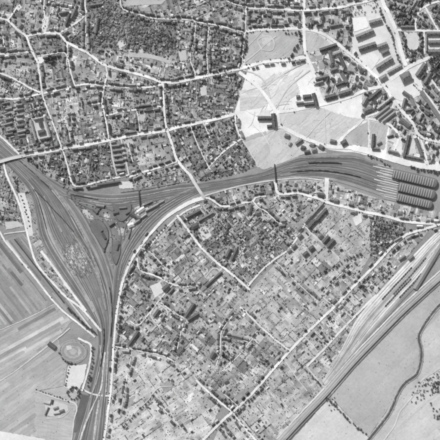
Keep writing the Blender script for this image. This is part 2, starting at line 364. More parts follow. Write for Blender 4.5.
# special patches of ground
for nm, poly, tone, sm in [
 ('pale_yard', [(37,57),(44,56),(45,60),(41,64),(38,63)], .90, 0), ('pale_yard', [(41,33),(42,20),(45,16),(49,17),(48,24),(46,33)], .86, 0),
 ('pale_yard', [(15,9),(20,4),(22,8),(18,11)], .86, 0), ('pale_yard', [(116,40),(124,38),(126,44),(119,48)], .84, 4),
 ('pale_yard', [(122,0),(166,0),(162,4),(126,6)], .74, 0), ('pale_yard', [(118,182),(131,181),(134,188),(120,189)], .86, 0),
 ('pale_yard', [(18,193),(25,193),(31,214),(33,236),(28,237),(23,214)], .85, 0), ('pale_yard', [(5,222),(18,221),(24,226),(6,230)], .78, 0),
 ('pale_yard', [(68,366),(87,364),(84,380),(78,392),(64,387)], .88, 0), ('pale_yard', [(150,286),(160,282),(164,292),(155,298)], .86, 0),
 ('pale_yard', [(198,228),(207,226),(212,236),(203,241)], .84, 0), ('pale_yard', [(-40,430),(0,431),(45,439),(60,470),(-40,470)], .90, 0),
 ('pale_yard', [(44,404),(52,400),(68,405),(68,411),(60,417),(48,416)], .80, 0), ('pale_yard', [(352,218),(361,213),(362,222),(356,226)], .88, 0),
 ('pale_yard', [(352,18),(366,17),(369,27),(354,32)], .92, 0), ('pale_yard', [(358,58),(372,52),(380,58),(372,70),(362,66)], .90, 0),
 ('pale_yard', [(384,80),(398,73),(420,78),(425,92),(412,99),(400,101),(390,96)], .89, 0), ('pale_yard', [(378,66),(390,62),(394,70),(384,76)], .88, 0),
 ('pale_yard', [(262,34),(272,38),(270,46),(262,44)], .80, 0), ('pale_yard', [(407,35),(414,32),(419,37),(418,48),(411,50),(406,44)], .82, 4),
 ('pale_yard', [(428,36),(442,36),(442,40),(428,40)], .9, 0), ('pale_yard', [(428,45),(442,45),(442,49),(428,49)], .9, 0),
 ('pale_yard', [(393,138),(402,137),(402,155),(396,154)], .88, 0), ('pale_yard', [(410,138),(415,140),(416,154),(409,154)], .86, 0),
 ('pale_yard', [(134,208),(146,204),(148,212),(137,216)], .82, 0), ('pale_yard', [(126,222),(134,218),(136,228),(129,231)], .82, 0),
 ('pale_yard', [(262,110),(270,110),(270,116),(258,116)], .86, 0), ('pale_yard', [(138,120),(142,112),(146,113),(144,122)], .75, 0),
 ('pale_yard', [(178,51),(186,50),(187,60),(180,62)], .76, 0), ('pale_yard', [(200,88),(206,86),(207,95),(201,96)], .80, 0),
 ('pale_yard', [(32,120),(44,117),(50,136),(39,141)], .80, 0), ('pale_yard', [(134,8),(142,9),(150,6),(150,12)], .66, 0),
 ('pale_yard', [(128,52),(146,53),(172,60),(170,64),(150,58),(130,57)], .74, 0), ('pale_yard', [(140,47),(143,46),(143,53),(139,53)], .80, 0),
 ('garden_square', [(310,58),(314.5,56.5),(316,61),(311.5,62)], .66, 0), ('garden_square', [(316,56),(321,55),(322.5,59.5),(317,61)], .66, 0),
 ('garden_square', [(312,64),(316,63),(318,70),(314,71)], .66, 0), ('garden_square', [(318,62.5),(323,61.5),(325,68),(319.5,69.5)], .66, 0),
]+[('worn_grass', [tuple(np.array(q)+nrs.normal(0, .35, 2)) for q in resample(p+[p[0]], 1.5)[:-1]], t, 0) for p, t in [
 ([(262,88),(268,92),(268,104),(263,98)], .80), ([(243,139),(254,134),(266,131),(266,134.5),(255,138),(244,142)], .72),
 ([(266,86),(278,77),(288,69),(289,71),(279,80),(268,89)], .86), ([(283,81),(297,71),(304,69),(298,76),(288,83)], .865), ([(284,116),(300,112),(312,112),(300,124),(288,124)], .79),
 ([(270,141),(280,135),(284,148),(276,158),(270,156)], .81), ([(283,109.5),(300,108),(318,105.5),(318,107),(300,110),(283,112)], .70)]]:
    sheet(nm, poly, tone, .95+.03*rnd.random(), 'field', sm, .22); mark_poly(poly, 4)
vv = []; ff = []; tt = []
OPEN = [(244,66),(306,58),(314,72),(324,104),(362,119),(330,146),(302,137),(262,168),(243,141),(236,114)]
for k in range(110):
    x, y = nrs.uniform(236, 362), nrs.uniform(58, 168); a = nrs.choice([.6, .9, 2.3, .1])+nrs.normal(0, .25); q = [np.array([x, y])]
    for j in range(int(nrs.uniform(4, 16))): a += nrs.normal(0, .13); q.append(q[-1]+1.8*np.array([math.cos(a), -math.sin(a)]))
    if not all(pip(e[0], e[1], OPEN) for e in q): continue
    v, f = ribbon(q, nrs.uniform(.2, .55), None, 1.05+.001*k, .5, 1.2); b = len(vv); vv += v; ff += [tuple(i+b for i in g) for g in f]; tt += [alb(nrs.choice([.80, .83, .86, .91]))]*len(f)
struct(obj('worn_path', vv, orient(vv, ff), 'road', None, tt))
# ------------------------------------------------------------------ roads
# handle, width, points, frontage spacing (0 = no houses), house depth
ROADS = [
 ('road curving in from upper left', 2.4, [(-20,14),(0,18),(8,20.5),(18,30),(26,36),(30,46),(34,55),(38,64),(39.5,75),(42,93)], 5),
 ('short lane to top-left square', 1.8, [(8,20),(13,13),(18,6)], 5),
 ('upper town road', 2.4, [(27,36),(36,34),(44,33),(58,33),(66,42)], 5),
 ('long curving upper road', 2.8, [(66,42),(80,49),(88,53),(97,60),(106,65.5),(130,72),(148,77),(161,82)], 5),
 ('diagonal lane near top left', 1.9, [(59,33),(70,27),(80,20),(86,13),(85,6),(84,-20)], 5),
 ('thin lane along top edge', 1.4, [(56,6),(64,8),(75,10),(82,15)], 5),
 ('narrow lane to top edge', 1.7, [(44,-20),(44,10),(45,20),(41,33)], 5),
 ('straight upright lane, top left', 1.4, [(86,14),(85.5,30),(86,51)], 5),
 ('upright lane below upper road', 1.8, [(67,43),(68,58),(71,73),(75,86)], 5),
 ('left edge spur road', 2.2, [(-20,55),(0,54),(15,53),(32,51.5)], 5),
 ('short left edge lane', 1.6, [(3,36),(4,45),(6,53)], 6),
 ('lane round the walled grove', 1.6, [(37,56),(45,55),(58,53),(66,54),(67,66)], 6),
 ('sloping left edge lane', 1.9, [(-20,66),(0,73),(10,77),(22,83),(30,88),(42,93)], 5),
 ('middle left cross street', 2.0, [(-20,98),(0,98),(14,99),(28,96.5),(42,93.5),(58,90),(72,86.5),(88,84),(104,85.5),(130,87.5),(150,87),(163,84)], 5),
 ('upright street left of centre', 1.8, [(106,66),(107,76),(104,86),(102,104),(105,116),(109,140)], 5),
 ('steep street to main road', 1.7, [(42,93),(45,103),(50,116),(57,134),(62,149)], 5),
 ('upright street at town centre', 2.2, [(163,84),(164,107),(165,120),(167,130)], 5),
 ('street leading to rail bridge', 2.8, [(167,130),(171,141),(175,155),(178,161),(185,170),(191,176),(194,182)], 5),
 ('long main road across town', 3.2, [(-20,166),(0,161.5),(20,156),(46,152),(62,148.5),(88,144.5),(109,140),(138,134.5),(166,130.5),(176,127.5),(200,122.5),(216,119),(235,114)], 4.6),
 ('slanting road above rail bridge', 1.9, [(-10,128),(0,136),(8,143),(16,151),(20,155)], 0),
 ('cross street above main road', 1.7, [(88,105),(102,104),(105,115),(120,112),(137,109.6),(150,108),(163,106)], 5),
 ('short street above main road', 1.6, [(137,110),(138.5,122),(140,133)], 5),
 ('narrow close above main road', 1.5, [(75,116),(65,117),(68,128),(71,145)], 5),
 ('street bordering rail yards', 1.9, [(63,150),(68,168),(72,183),(78,186),(90,184),(105,180),(120,177),(129,175)], 5),
 ('terrace street by rail yards', 1.5, [(110,141),(113,160),(117,176)], 0),
 ('second terrace street', 1.5, [(121,139),(125,157),(129,175)], 0),
 ('short close under main road', 1.2, [(128,144),(130,153),(133,162)], 5),
 ('street behind bridge road', 2.0, [(129,177),(140,173),(150,170),(164,166),(178,161)], 6),
 ('right town avenue', 3.4, [(161,82),(176,82),(200,77),(230,70.5),(242,68),(264,62),(286,60),(306,57)], 4.6),
 ('curved lane, top middle', 1.6, [(120,-10),(122,8),(138,14),(152,18),(168,19),(176,19),(193,20),(196,22),(216,25),(236,30),(244,32)], 6),
 ('top middle lane', 1.4, [(216,-5),(232,3),(246,7)], 6),
 ('upright lane beside pale field', 1.7, [(246,8),(245,31),(243,50),(242,67)], 5),
 ('upright lane, top middle', 1.6, [(209,27),(207,46),(207,60),(208,75)], 5),
 ('narrow lane, top centre', 1.2, [(196,23),(194,40),(190,58),(196,75)], 6),
 ('street below pale ground', 2.2, [(235,114),(236,126),(241,139)], 5),
 ('slanting street to tracks', 1.8, [(241,139),(228,148),(217,158),(206,170)], 5),
 ('slanting alley by rail bridge', 1.3, [(190,125),(197,143),(206,162),(212,172)], 5),
 ('second alley by rail bridge', 1.3, [(203,122),(210,138)], 5),
 ('top right cross road', 2.8, [(246,7.5),(264,8.4),(304,10),(325,8.5),(342,7),(352,4),(366,1.5),(382,-4)], 5),
 ('road crossing top right fields', 3.4, [(304,-10),(304,28),(305,50),(309,62),(313,70),(316,82),(320,95),(324,104)], 0),
 ('sweeping road round pale field', 3.2, [(244,32),(256,29.5),(264,29.5),(290,28.5),(304,29),(317,31.5),(330,38),(344,49),(354,57),(368,69),(382,83),(390,95),(400,109),(412,122),(420,136),(440,142),(460,146)], 6),
 ('pale track over open ground', 3.4, [(239,72),(252,82),(261,90),(270,102),(277,114),(280,126)], 0),
 ('road to station forecourt', 4.2, [(280,126),(302,137),(326,146),(352,147.5)], 0),
 ('wide station avenue', 6.5, [(352,147.5),(368,151),(388,157.5),(412,164),(440,168),(460,170)], 0),
 ('pale street below barracks', 3.4, [(277,112),(295,110),(320,105),(336,101),(352,96),(366,90),(384,86)], 0),
 ('slanting street to station', 2.6, [(338,145),(346,134),(356,126),(366,117),(380,112)], 0),
 ('bright lane beside triangle block', 2.6, [(362,118),(376,120),(390,125),(398,133)], 0),
 ('upright lane by triangle field', 1.8, [(368.5,119),(369,135),(369,150)], 0),
 ('upright lane by triangle block', 2.4, [(399,133),(397,144),(391,157)], 0),
 ('lane beside triangle block', 2.0, [(420,136),(424,150),(428,165)], 6),
 ('tree avenue at top right', 4.0, [(379,-12),(384,5),(388,12),(395,28),(398,38),(402,54),(406,66)], 0),
 ('straight park edge street', 2.4, [(395,30),(416,30.5),(440,31),(460,31)], 0),
 ('short street between barracks', 1.8, [(424,31),(424.5,54)], 0),
 ('road past the round wood', 4.0, [(460,50),(440,54),(426,59),(414,64),(404,70),(390,80)], 0),
 ('curving park lane', 1.8, [(421,8),(417,16),(415.5,24),(416,31)], 0),
 ('straight park lane', 1.8, [(425,6),(430,16),(438,30)], 0),
 ('corner park lane', 2.0, [(450,-2),(440,1),(430,4),(421,9)], 0),
 ('right edge diagonal street', 2.2, [(408,72),(414,84),(424,92),(432,102),(448,124)], 5),
 ('second right edge diagonal', 2.0, [(425,62),(428,74),(436,86),(448,100)], 5),
 ('embankment street', 4.6, [(204,197.5),(192,201.5),(178,209),(164,219),(150,234)], 0),
 ('long street beside the tracks', 2.6, [(150,234),(138,250),(130,263),(122.5,282),(118.5,302),(116,318),(114,340),(112.5,364),(111,388),(108,410),(106.5,424),(103,445)], 6),
 ('lower embankment lane', 1.8, [(200,205),(186,211),(172,222),(158,236),(144,254)], 0),
 ('winding street below tracks', 2.2, [(204,197.5),(212,199.5),(221,206),(234,205.5),(243,203),(253,201),(256,197),(266,196)], 5),
 ('path along lower track edge', 1.4, [(204,196),(224,190),(242,185.5),(264,181.5),(284,179),(304,178),(322,180)], 0),
 ('main road below station', 3.0, [(275,182),(278,193),(288,193.5),(297,192.6),(310,196),(320,199),(326,202),(352,208.5),(368,212.4),(386,216),(406,221.5),(440,224),(460,226)], 5),
 ('short station yard street', 4.4, [(327,178),(326.4,190),(326,202)], 0),
 ('crooked lane', 1.5, [(253,201),(258,207),(264,210),(272,217),(279,223),(287,223)], 5),
 ('long diagonal street', 2.4, [(177,215),(188,230),(200,246),(214,260),(224,268),(236,277.5),(250,290)], 5.2),
 ('diagonal street past bar blocks', 2.0, [(247,287),(262,270),(275,259),(288,250),(297,238),(304,225)], 5),
 ('slanting street by bar blocks', 2.0, [(304,225),(314,214),(325,203)], 0),
 ('lane of bar blocks', 1.6, [(303,224),(314,236),(326,246),(340,259)], 0),
 ('longest lower diagonal road', 2.8, [(440,224),(428,228),(410,233),(403,237),(392,246.5),(376,264),(352,288),(334,307),(320,320),(304,336),(290,350.5),(276,366),(264,380),(252,393.5),(236,409),(222,421),(200,443)], 5.6),
 ('straight diagonal garden street', 2.0, [(240,307),(248,314),(262,328),(276,340),(290,351)], 5.2),
 ('bottom diagonal street', 2.0, [(196,380),(204,388),(220,402),(232,412),(244,427),(262,447)], 5.6),
 ('goods yard boundary road', 2.2, [(376,295),(352,319),(336,336),(322,351),(306,367)], 0),
 ('short lane to embankment', 1.6, [(306,366),(316,378),(326,389)], 0),
 ('faint allotment path', 1.0, [(286,362),(296,377),(307,391)], 0),
 ('pale footpath past river', 1.5, [(460,352),(440,368),(422,380),(414,394),(405,405),(399,413),(394,426),(380,445)], 0),
 ('left edge track road', 2.2, [(3,161),(7,176),(14,191),(20,206),(25,224),(30,244),(37,264),(54,284),(66,297),(82,309),(101,331)], 0),
 ('long lane beside left fields', 1.9, [(-6,222),(0,232),(5,241),(14,252),(23,263),(36,279),(50,297),(63,311),(78,323),(95,337)], 0),
 ('pale strip beside sidings', 2.6, [(41,251),(55,269),(70,290),(86,311)], 0),
 ('left cross lane', 1.4, [(4,234),(14,232.5),(26,231)], 0),
 ('field road to the oval', 1.4, [(-20,394),(0,381),(16,370.5),(38,353.5),(58,338),(70,328)], 0),
 ('faint field path', .9, [(54,304),(30,317),(0,330),(-10,334)], 0),
 ('pale lane beside the oval', 2.2, [(78,338),(84,341),(91,346),(90,362),(86,378),(82,391)], 0),
 ('level crossing lane', 1.7, [(82,389),(90,393),(98,395),(110,396)], 0),
 ('lower yard lane', 1.4, [(36,391),(56,398),(76,404.5),(74,420),(71,445)], 0),
 ('rounded yard path', 1.2, [(46,418),(56,418),(63,416.5),(69,411)], 0),
 ('lane below street bend', 1.4, [(107,423),(114,426),(122,428)], 0),
 ('villa street', 1.8, [(137,258),(140,270),(156,276),(172,284),(184,287)], 6),
 ('villa side street', 1.6, [(174,283),(166,292),(158,302),(146,317),(138,325),(130,321)], 6),
 ('square around walled house', 1.3, [(150,315),(157,304),(168,313),(157,323),(150,315)], 0),
 ('lane to long barns', 1.5, [(160,302),(172,311),(184,318)], 6),
 ('slim lane through gardens', 1.4, [(184,318),(181,332),(177,350)], 7),
 ('lower cross lane', 1.6, [(112,346),(124,348),(140,351),(160,355),(176,362)], 6),
 ('hooked garden lane', 1.2, [(235,313),(226,324),(221,334),(220,352),(216,366)], 6),
 ('ragged hedge lane', 1.0, [(122,430),(134,414),(148,400),(158,388),(172,386)], 0),
 ('slanting alley of villas', 1.2, [(206,276),(214,268),(222,272)], 0),
 ('diagonal lane by open plots', 1.4, [(139,247),(150,252),(160,262),(172,275)], 6),
 ('short lower garden lane', 1.1, [(219,424),(224,430),(230,438)], 6),
 ('faint lower garden lane', 1.0, [(224,394),(231,400),(239,407)], 6),
 ('thin lane through villa gardens', 1.1, [(184,287),(192,286),(202,286)], 5),
 ('thin cross lane in pale gardens', .9, [(316,300),(304,289),(290,276),(276,262)], 6),
 ('second thin garden cross lane', .9, [(334,306),(322,294),(338,277),(352,264)], 6),
 ('thin lane below garden street', .9, [(262,328),(250,342),(238,356),(226,368)], 5),
 ('faint lane beside hooked lane', .9, [(222,336),(236,338),(248,342)], 5),
 ('faint lane above bottom left', .9, [(132,352),(128,372),(124,394),(120,416)], 6),
 ('faint bottom cross lane', .9, [(150,398),(164,410),(178,424),(190,440)], 6),
 ('straight garden path', 1.0, [(332,310),(344,322),(352,330)], 0),
 ('allotment access path', 1.0, [(304,336),(314,347),(318,352)], 0),
 ('field diagonal', 1.2, [(245,62),(256,53),(266,44),(276,36)], 0),
 ('second field diagonal', 1.0, [(248,46),(256,38),(262,31)], 0),
 ('ring path', 1.2, [(262,50),(258,40),(268,36),(274,42),(272,50),(262,50)], 0),
 ('open ground path', 1.4, [(262,90),(274,80),(290,70),(306,62)], 0),
 ('second open ground path', 1.2, [(276,108),(284,94),(292,84),(310,70)], 0),
 ('third open ground path', 1.2, [(242,70),(256,74),(266,84),(270,98)], 0),
 ('pasture path', 1.0, [(306,138),(316,126),(330,112)], 0),
 ('second pasture path', 1.0, [(326,146),(325,130),(324,108)], 0),
 ('pasture hedge path', 1.2, [(243,141),(250,152),(258,165)], 0),
]
STREETS = {}
for k, (h, w, pts, front) in enumerate(ROADS):
    sp = smooth(pts, 5); w *= .93
    t = .945 if w > 2.4 else (.93 if w > 1.5 else .90 if front else .84)
    v, f = ribbon(sp, w, 2.5 if h == 'embankment street' else None, 1.25+.004*k, .20 if w < 2.6 else .10, 1.2)
    o = obj('road' if w > 1.9 else ('lane' if w > 1.3 else 'path'), v, orient(v, f), 'road', None, list(alb(t)*np.interp(np.arange(len(f)), np.arange(0, len(f)+12, 6), nrs.uniform(.86, 1.02, len(np.arange(0, len(f)+12, 6))))));  struct(o)
    mark_line(sp, w, 1); STREETS[h] = (sp, w, front)
# ------------------------------------------------------------------ railway ground and tracks
K1L = [(-34,128),(-18,143),(0,158),(14,172),(30,192),(36,215),(41,240),(57,268),(88,312),(97,330),(98,352),(88,395),(72,445)]
K1R = [(-20,116),(-8,129),(6,143),(22,157),(46,177),(63,190),(80,208),(92,228),(104,250),(112,275),(115,300),(113,330),(110,352),(106,395),(102,445)]
K2U = [(26,160),(50,178),(72,189),(95,193),(120,194),(150,190),(180,184),(197,183),(225,179),(250,174.5),(264,171),(284,162),(304,155),(330,153.5),(352,152),(367,156),(388,166),(396,169)]
K2D = [(18,163),(42,182),(60,196),(85,204),(110,207),(140,203),(170,197),(200,192),(225,187.5),(250,183.5),(264,180.5),(284,178),(304,177.5),(325,179),(345,184),(370,192),(396,201)]
K3O = [(204,190),(184,200),(162,215),(146,231),(131,252),(121,276),(117,300),(114,330),(111,360)]
K3I = [(190,188),(166,198),(146,212),(131,229),(121,247),(114,268),(112,300),(110,330),(108,360)]
K5N = [(448,222),(428,240),(404,265),(378,293),(356,320),(344,344),(333,364),(322,381)]
K5S = [(462,230),(440,256),(420,282),(405,298),(385,320),(364,344),(345,365),(326,386)]
def loft(a, b, n, m=70):
    A = resample(smooth(a, 6), 1); B = resample(smooth(b, 6), 1)
    ia = np.linspace(0, len(A)-1, m); ib = np.linspace(0, len(B)-1, m)
    f = lambda Q, i: np.stack([np.interp(i, np.arange(len(Q)), Q[:, 0]), np.interp(i, np.arange(len(Q)), Q[:, 1])], 1)
    A, B = f(A, ia), f(B, ib)
    return [A+(B-A)*t for t in (np.linspace(0, 1, n) if n > 1 else [.5])]
def corridor(name, a, b, tone, z, bands=10, spread=.05, given=None):
    ls = loft(a, b, bands+1); v = []; f = []; t = []
    for l in ls: v += [P(*q)+(z,) for q in l]
    m = len(ls[0])
    for i in range(bands):
        tt = given[i] if given else tone+rnd.gauss(0, spread)
        for j in range(m-1):
            f.append((i*m+j, i*m+j+1, (i+1)*m+j+1, (i+1)*m+j)); t.append(alb(tt-(.16*(j/m)**3 if given else 0)+rnd.gauss(0, .012)))
    struct(obj(name, v, orient(v, f), 'ballast', None, t))
    mark_poly([tuple(q) for q in ls[0]]+[tuple(q) for q in ls[-1][::-1]], 2)
mid = [(60,192),(82,204),(110,208),(140,204),(168,198),(146,212),(131,229),(121,247),(114,270),(108,256),(96,232),(84,212)]
sheet('railway_ground', mid, .51, 1.02, 'ballast'); mark_poly(mid, 2)
corridor('railway_ground', K1L, K1R, .56, 1.06, 22, .06)
corridor('railway_ground', K2U, K2D, .54, 1.10, 9, .04)
corridor('railway_ground', K3I, K3O, .55, 1.14, 5, .04)
corridor('goods_yard_ground', K5N, K5S, .90, 1.06, 14, .05, [.90, .92, .91, .88, .74, .90, .66, .86, .68, .88, .91, .80, .64, .60])
# dark cinder mounds and torn ground inside the triangle
for nm, poly, tone, z in [
 ('pale_spill', [(134,208),(146,203.5),(149,210),(137,216)], .80, 1.21), ('pale_spill', [(126,222),(133,218),(137,226),(130,231)], .80, 1.22), ('pale_spill', [(150,204.5),(162,200),(166,203),(152,209)], .66, 1.23),
 ('pale_spill', [(88,200),(104,203),(120,203.5),(104,206),(90,204)], .62, 1.24), ('pale_spill', [(104,214),(109,213),(110,220),(104,220.5)], .66, 1.25), ('pale_spill', [(118,228),(125,228),(126,235),(119,235.5)], .66, 1.26),
 ('pale_spill', [(105,243),(110,232),(113,236),(110,248),(106,252)], .58, 1.2),
 ('pale_spill', [(82,209),(88,211),(94,218),(90,219),(84,215)], .76, 1.2),
]:
    sheet(nm, poly, tone, z, 'ballast', 4, .35)
def mound(poly, h, tone, tone2, inset=.86):
    p = [np.array(q) for q in smooth(poly+[poly[0]], 5)[:-1]]; n = len(p); c = sum(p)/n
    v = [P(*q)+(1.0,) for q in p]+[P(*(c+(q-c)*inset))+(1.0+h*nrs.uniform(.9, 1.1),) for q in p]+[P(*c)+(1.0+h*.8,)]
    f = [(i, (i+1) % n, n+(i+1) % n, n+i) for i in range(n)]+[(n+i, n+(i+1) % n, 2*n) for i in range(n)]
    struct(obj('cinder_mound', v, orient(v, f), 'ballast', None, [alb(tone2)]*n+[alb(tone)]*n))
mound([(111,203),(120,203.5),(131,203.5),(131.5,210),(129.5,216),(125,220.5),(121,222),(117,219),(115,212)], 3.5, .46, .44, .93)
mound([(89,224),(93,220),(99,219.5),(105,224),(109,232),(109,242),(105,250),(101,246),(96,238),(91,231)], 3.5, .46, .40, .90)
mound([(114,243),(118,240.5),(121,244),(121,252),(118.5,261),(116,266),(113,260),(111.5,251)], 4, .46, .40, .86)
NTR = [0]
def track(line, label, group, z, tone=None, parent_light=False, wide=.8):
    """one line of track: a bed of ballast and sleepers with two rails"""
    p = resample(line, 2.5)
    t = empty('railway_track', P(*p[0])+(0,))
    def part(name, off, w, zz, mat, tn=None):
        tt, nn = normals(p); v, f = ribbon(p+nn*off, w, None, zz, 0, 2.5)
        x0, y0 = P(*p[0]); v = [(a-x0, b-y0, c) for a, b, c in v]
        return obj(name, v, orient(v, f), mat, t, None if tn is None else [tn*q for q in np.repeat(nrs.uniform(.75, 1.3, len(f)//5+1), 5)[:len(f)]])
    part('ballast', 0, wide, z, 'ballast', alb(tone if tone is not None else rnd.uniform(.30, .52)))
    part('rail', -.18, .055, z+.3, 'rail'); part('rail', .18, .055, z+.3, 'rail')
    tag(t, label, 'railway track', group)
    return p
TR = {}
def tracks(key, a, b, n, lo, hi, where, group, z, skip=()):
    TR[key] = []
    for i, l in enumerate(loft(a, b, n+2)[1:-1]):
        w = l.copy(); w += nrs.normal(0, .04, w.shape)
        s, e = 0, len(w)
        if i in skip: s, e = skip[i]; s = int(s*len(w)); e = int(e*len(w))
        TR[key].append(track(w[s:e], f'railway track, {ordw(i+1)} from the {where}', group, z+.01*i, rnd.uniform(lo, hi)))
tracks('west', K1L, K1R, 22, .28, .66, 'left across the big left yard', 'tracks of the left yard', 1.45,
       {k: (0.0, .60) if k % 3 else (.22, 1) for k in (2, 5, 6, 9, 10, 11, 13, 14, 17)})
tracks('north', K2U, K2D, 8, .29, .56, 'top across the curve into the station', 'tracks curving into the station', 1.75)
tracks('east', K3I, K3O, 4, .30, .58, 'inside of the right-hand triangle curve', 'tracks of the right-hand triangle curve', 2.0)
tracks('goods', K5N, K5S, 9, .66, .88, 'upper-left edge of the pale goods yard', 'tracks of the goods yard', 1.5)
thU = [(290,161),(310,157),(332,156),(352,156),(370,161),(385,167)]; thD = [(290,177),(310,176),(330,177),(350,183),(372,190),(385,196)]
tracks('throat', thU, thD, 9, .27, .52, 'top in the station throat', 'tracks of the station throat', 2.1)
# lines curving past the engine sheds
for i, l in enumerate([[(66,196),(84,206),(98,213),(108,224),(112,238),(112,256)], [(70,194),(92,204),(112,211),(118,224),(121,238),(116,262)], [(168,199),(146,207),(134,216),(126,226),(124,240)], [(160,199),(140,208),(126,216),(112,219),(100,216)]]):
    track(np.array(smooth(l, 6)), f'curving engine shed track, {ordw(i+1)} from the left inside the triangle', 'engine shed tracks', 2.3, .36)
for i, (l, w, t) in enumerate([([(105,352),(103,370),(101,388),(92,408),(84,428),(79,445)], 1.5, .80), ([(100,345),(101,360),(97,380),(90,398)], 1.0, .70), ([(99,400),(96,420),(93,445)], 1.8, .74),
        ([(108,345),(107,370),(106,392)], 1.2, .72), ([(50,184),(62,200),(78,224),(90,250),(100,280),(106,310)], 2.0, .60), ([(44,196),(52,214),(62,232)], 1.5, .62), ([(72,232),(84,250),(96,272),(102,292)], 1.6, .62),
        ([(56,240),(66,262),(80,286),(94,312)], 1.4, .64), ([(84,196),(110,199),(140,196),(170,190),(198,187)], 1.3, .62), ([(90,201),(112,204),(136,201)], 1.0, .66), ([(176,199),(160,209),(144,223),(132,240),(123,258),(118,280)], .9, .64),
        ([(120,192),(150,188),(180,182)], 1.0, .60), ([(300,158),(330,157),(356,158),(376,164)], .9, .60), ([(280,176),(310,172),(345,176),(374,186)], .9, .58), ([(230,181),(262,176),(290,168),(320,164)], .8, .56)]):
    v, f = ribbon(smooth(l, 6), w, None, 2.6+.02*i, .35, 1.5); struct(obj('cinder_path', v, orient(v, f), 'ballast', None, [alb(t)*rnd.uniform(.8, 1.15) for _ in f]))
mass_dark = [(82,394),(89,396),(84,412),(77,432),(74,432),(77,412)]
sheet('cinder_ground', mass_dark, .42, 1.1, 'ballast')
# platforms with their white paving, and the throat's pale tips
sheet('platform_ground', [(374,161),(388,166),(394,170),(398,190),(397,202),(384,199),(376,190),(380,176)], .60, 1.3, 'ballast')
for i in range(14):
    y0 = 168.6+i*2.35; xe = 393.4 if i < 4 else 398.2 if i < 9 else 396.6; x0 = (378, 373, 380, 376, 383, 377, 381, 374, 380, 377, 382, 376, 380, 384)[i]
    pw = (.6, 1.0, .7, .9, .6, .8, .6, 1.0, .6, .8, .7, .9, .6, .8)[i]; y0 += rnd.uniform(-.3, .3); a = np.array([(x0, y0-(xe-x0)*.235), (xe, y0)])
    v, f = ribbon(a, pw, None, 2.9); n0 = len(v)
    vb, fb = ribbon(a, pw, None, 1.2); v = v+vb; f = orient(v, f)
    m = n0//2
    for j in range(m-1):
        f.append((2*j, n0+2*j, n0+2*j+2, 2*j+2)); f.append((2*j+1, 2*j+3, n0+2*j+3, n0+2*j+1))
    f += [(0, 1, n0+1, n0), (n0-2, 2*n0-2, 2*n0-1, n0-1)]
    o = obj('station_platform', v, f, 'platform'); tag(o, f'pale station platform, {ordw(i+1)} from the top, left of the train sheds', 'platform', 'platforms of the station')
# embankment line, lower right
EMB = smooth([(460,259),(440,277),(420,295),(400,313.5),(376,338),(352,363),(326,393),(305,415),(280,442)], 6)
def embankment(line, top, bot, h):
    p = resample(line, 3); t, nn = normals(p); v = []; f = []
    for q, n in zip(p, nn):
        for off, z in ((-bot, 0), (-top, h), (top, h), (bot, 0)):
            e = q+n*off; v.append(P(*e)+(z,))
    for i in range(len(p)-1):
        for k in range(3): f.append((4*i+k, 4*i+4+k, 4*i+5+k, 4*i+1+k))
    return v, f
v, f = embankment(EMB, 2.3, 3.4, 5.5)
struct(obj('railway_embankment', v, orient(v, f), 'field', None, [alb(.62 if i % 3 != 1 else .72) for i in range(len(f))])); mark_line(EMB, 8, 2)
EP = resample(EMB, 3); _, EN = normals(EP)
for i, off in enumerate((-1.1, 1.1)):
    track(EP+EN*off, f'railway track on the lower right embankment, {("lower right","upper left")[i]} of the pair', 'tracks on the embankment', 5.7, .60, wide=.9)
v, f = ribbon(EP+EN*4.6, 1.5, None, 1.2, .2); struct(obj('path', v, orient(v, f), 'road', None, [alb(.86)]*len(f)))
v, f = ribbon(EP-EN*5.4, .8, None, 1.2, .3); struct(obj('embankment_shade', v, orient(v, f), 'water'))  # dark strip along the lower right foot: the embankment's shade put in as colour
# ------------------------------------------------------------------ river
RIV = smooth([(462,285),(440,305),(430,317),(420.5,332),(419,340),(421.5,351),(420.5,364),(416.5,375),(406,382.5),(399,392),(393,406),(387.5,416.5),(372,436),(362,448)], 7)
RP = resample(RIV, 1.5); _, RN = normals(RP)
v, f = ribbon(RP, 1.75, None, 1.0, .45); struct(obj('river', v, orient(v, f), 'water'))
for s in (-1, 1):
    v, f = embankment(RP+RN*s*1.55, .25, .7, 2.2); struct(obj('river_bank', v, orient(v, f), 'field', None, [alb(.62)*rnd.uniform(.8, 1.15) for _ in f]))
mark_line(RIV, 4, 4)
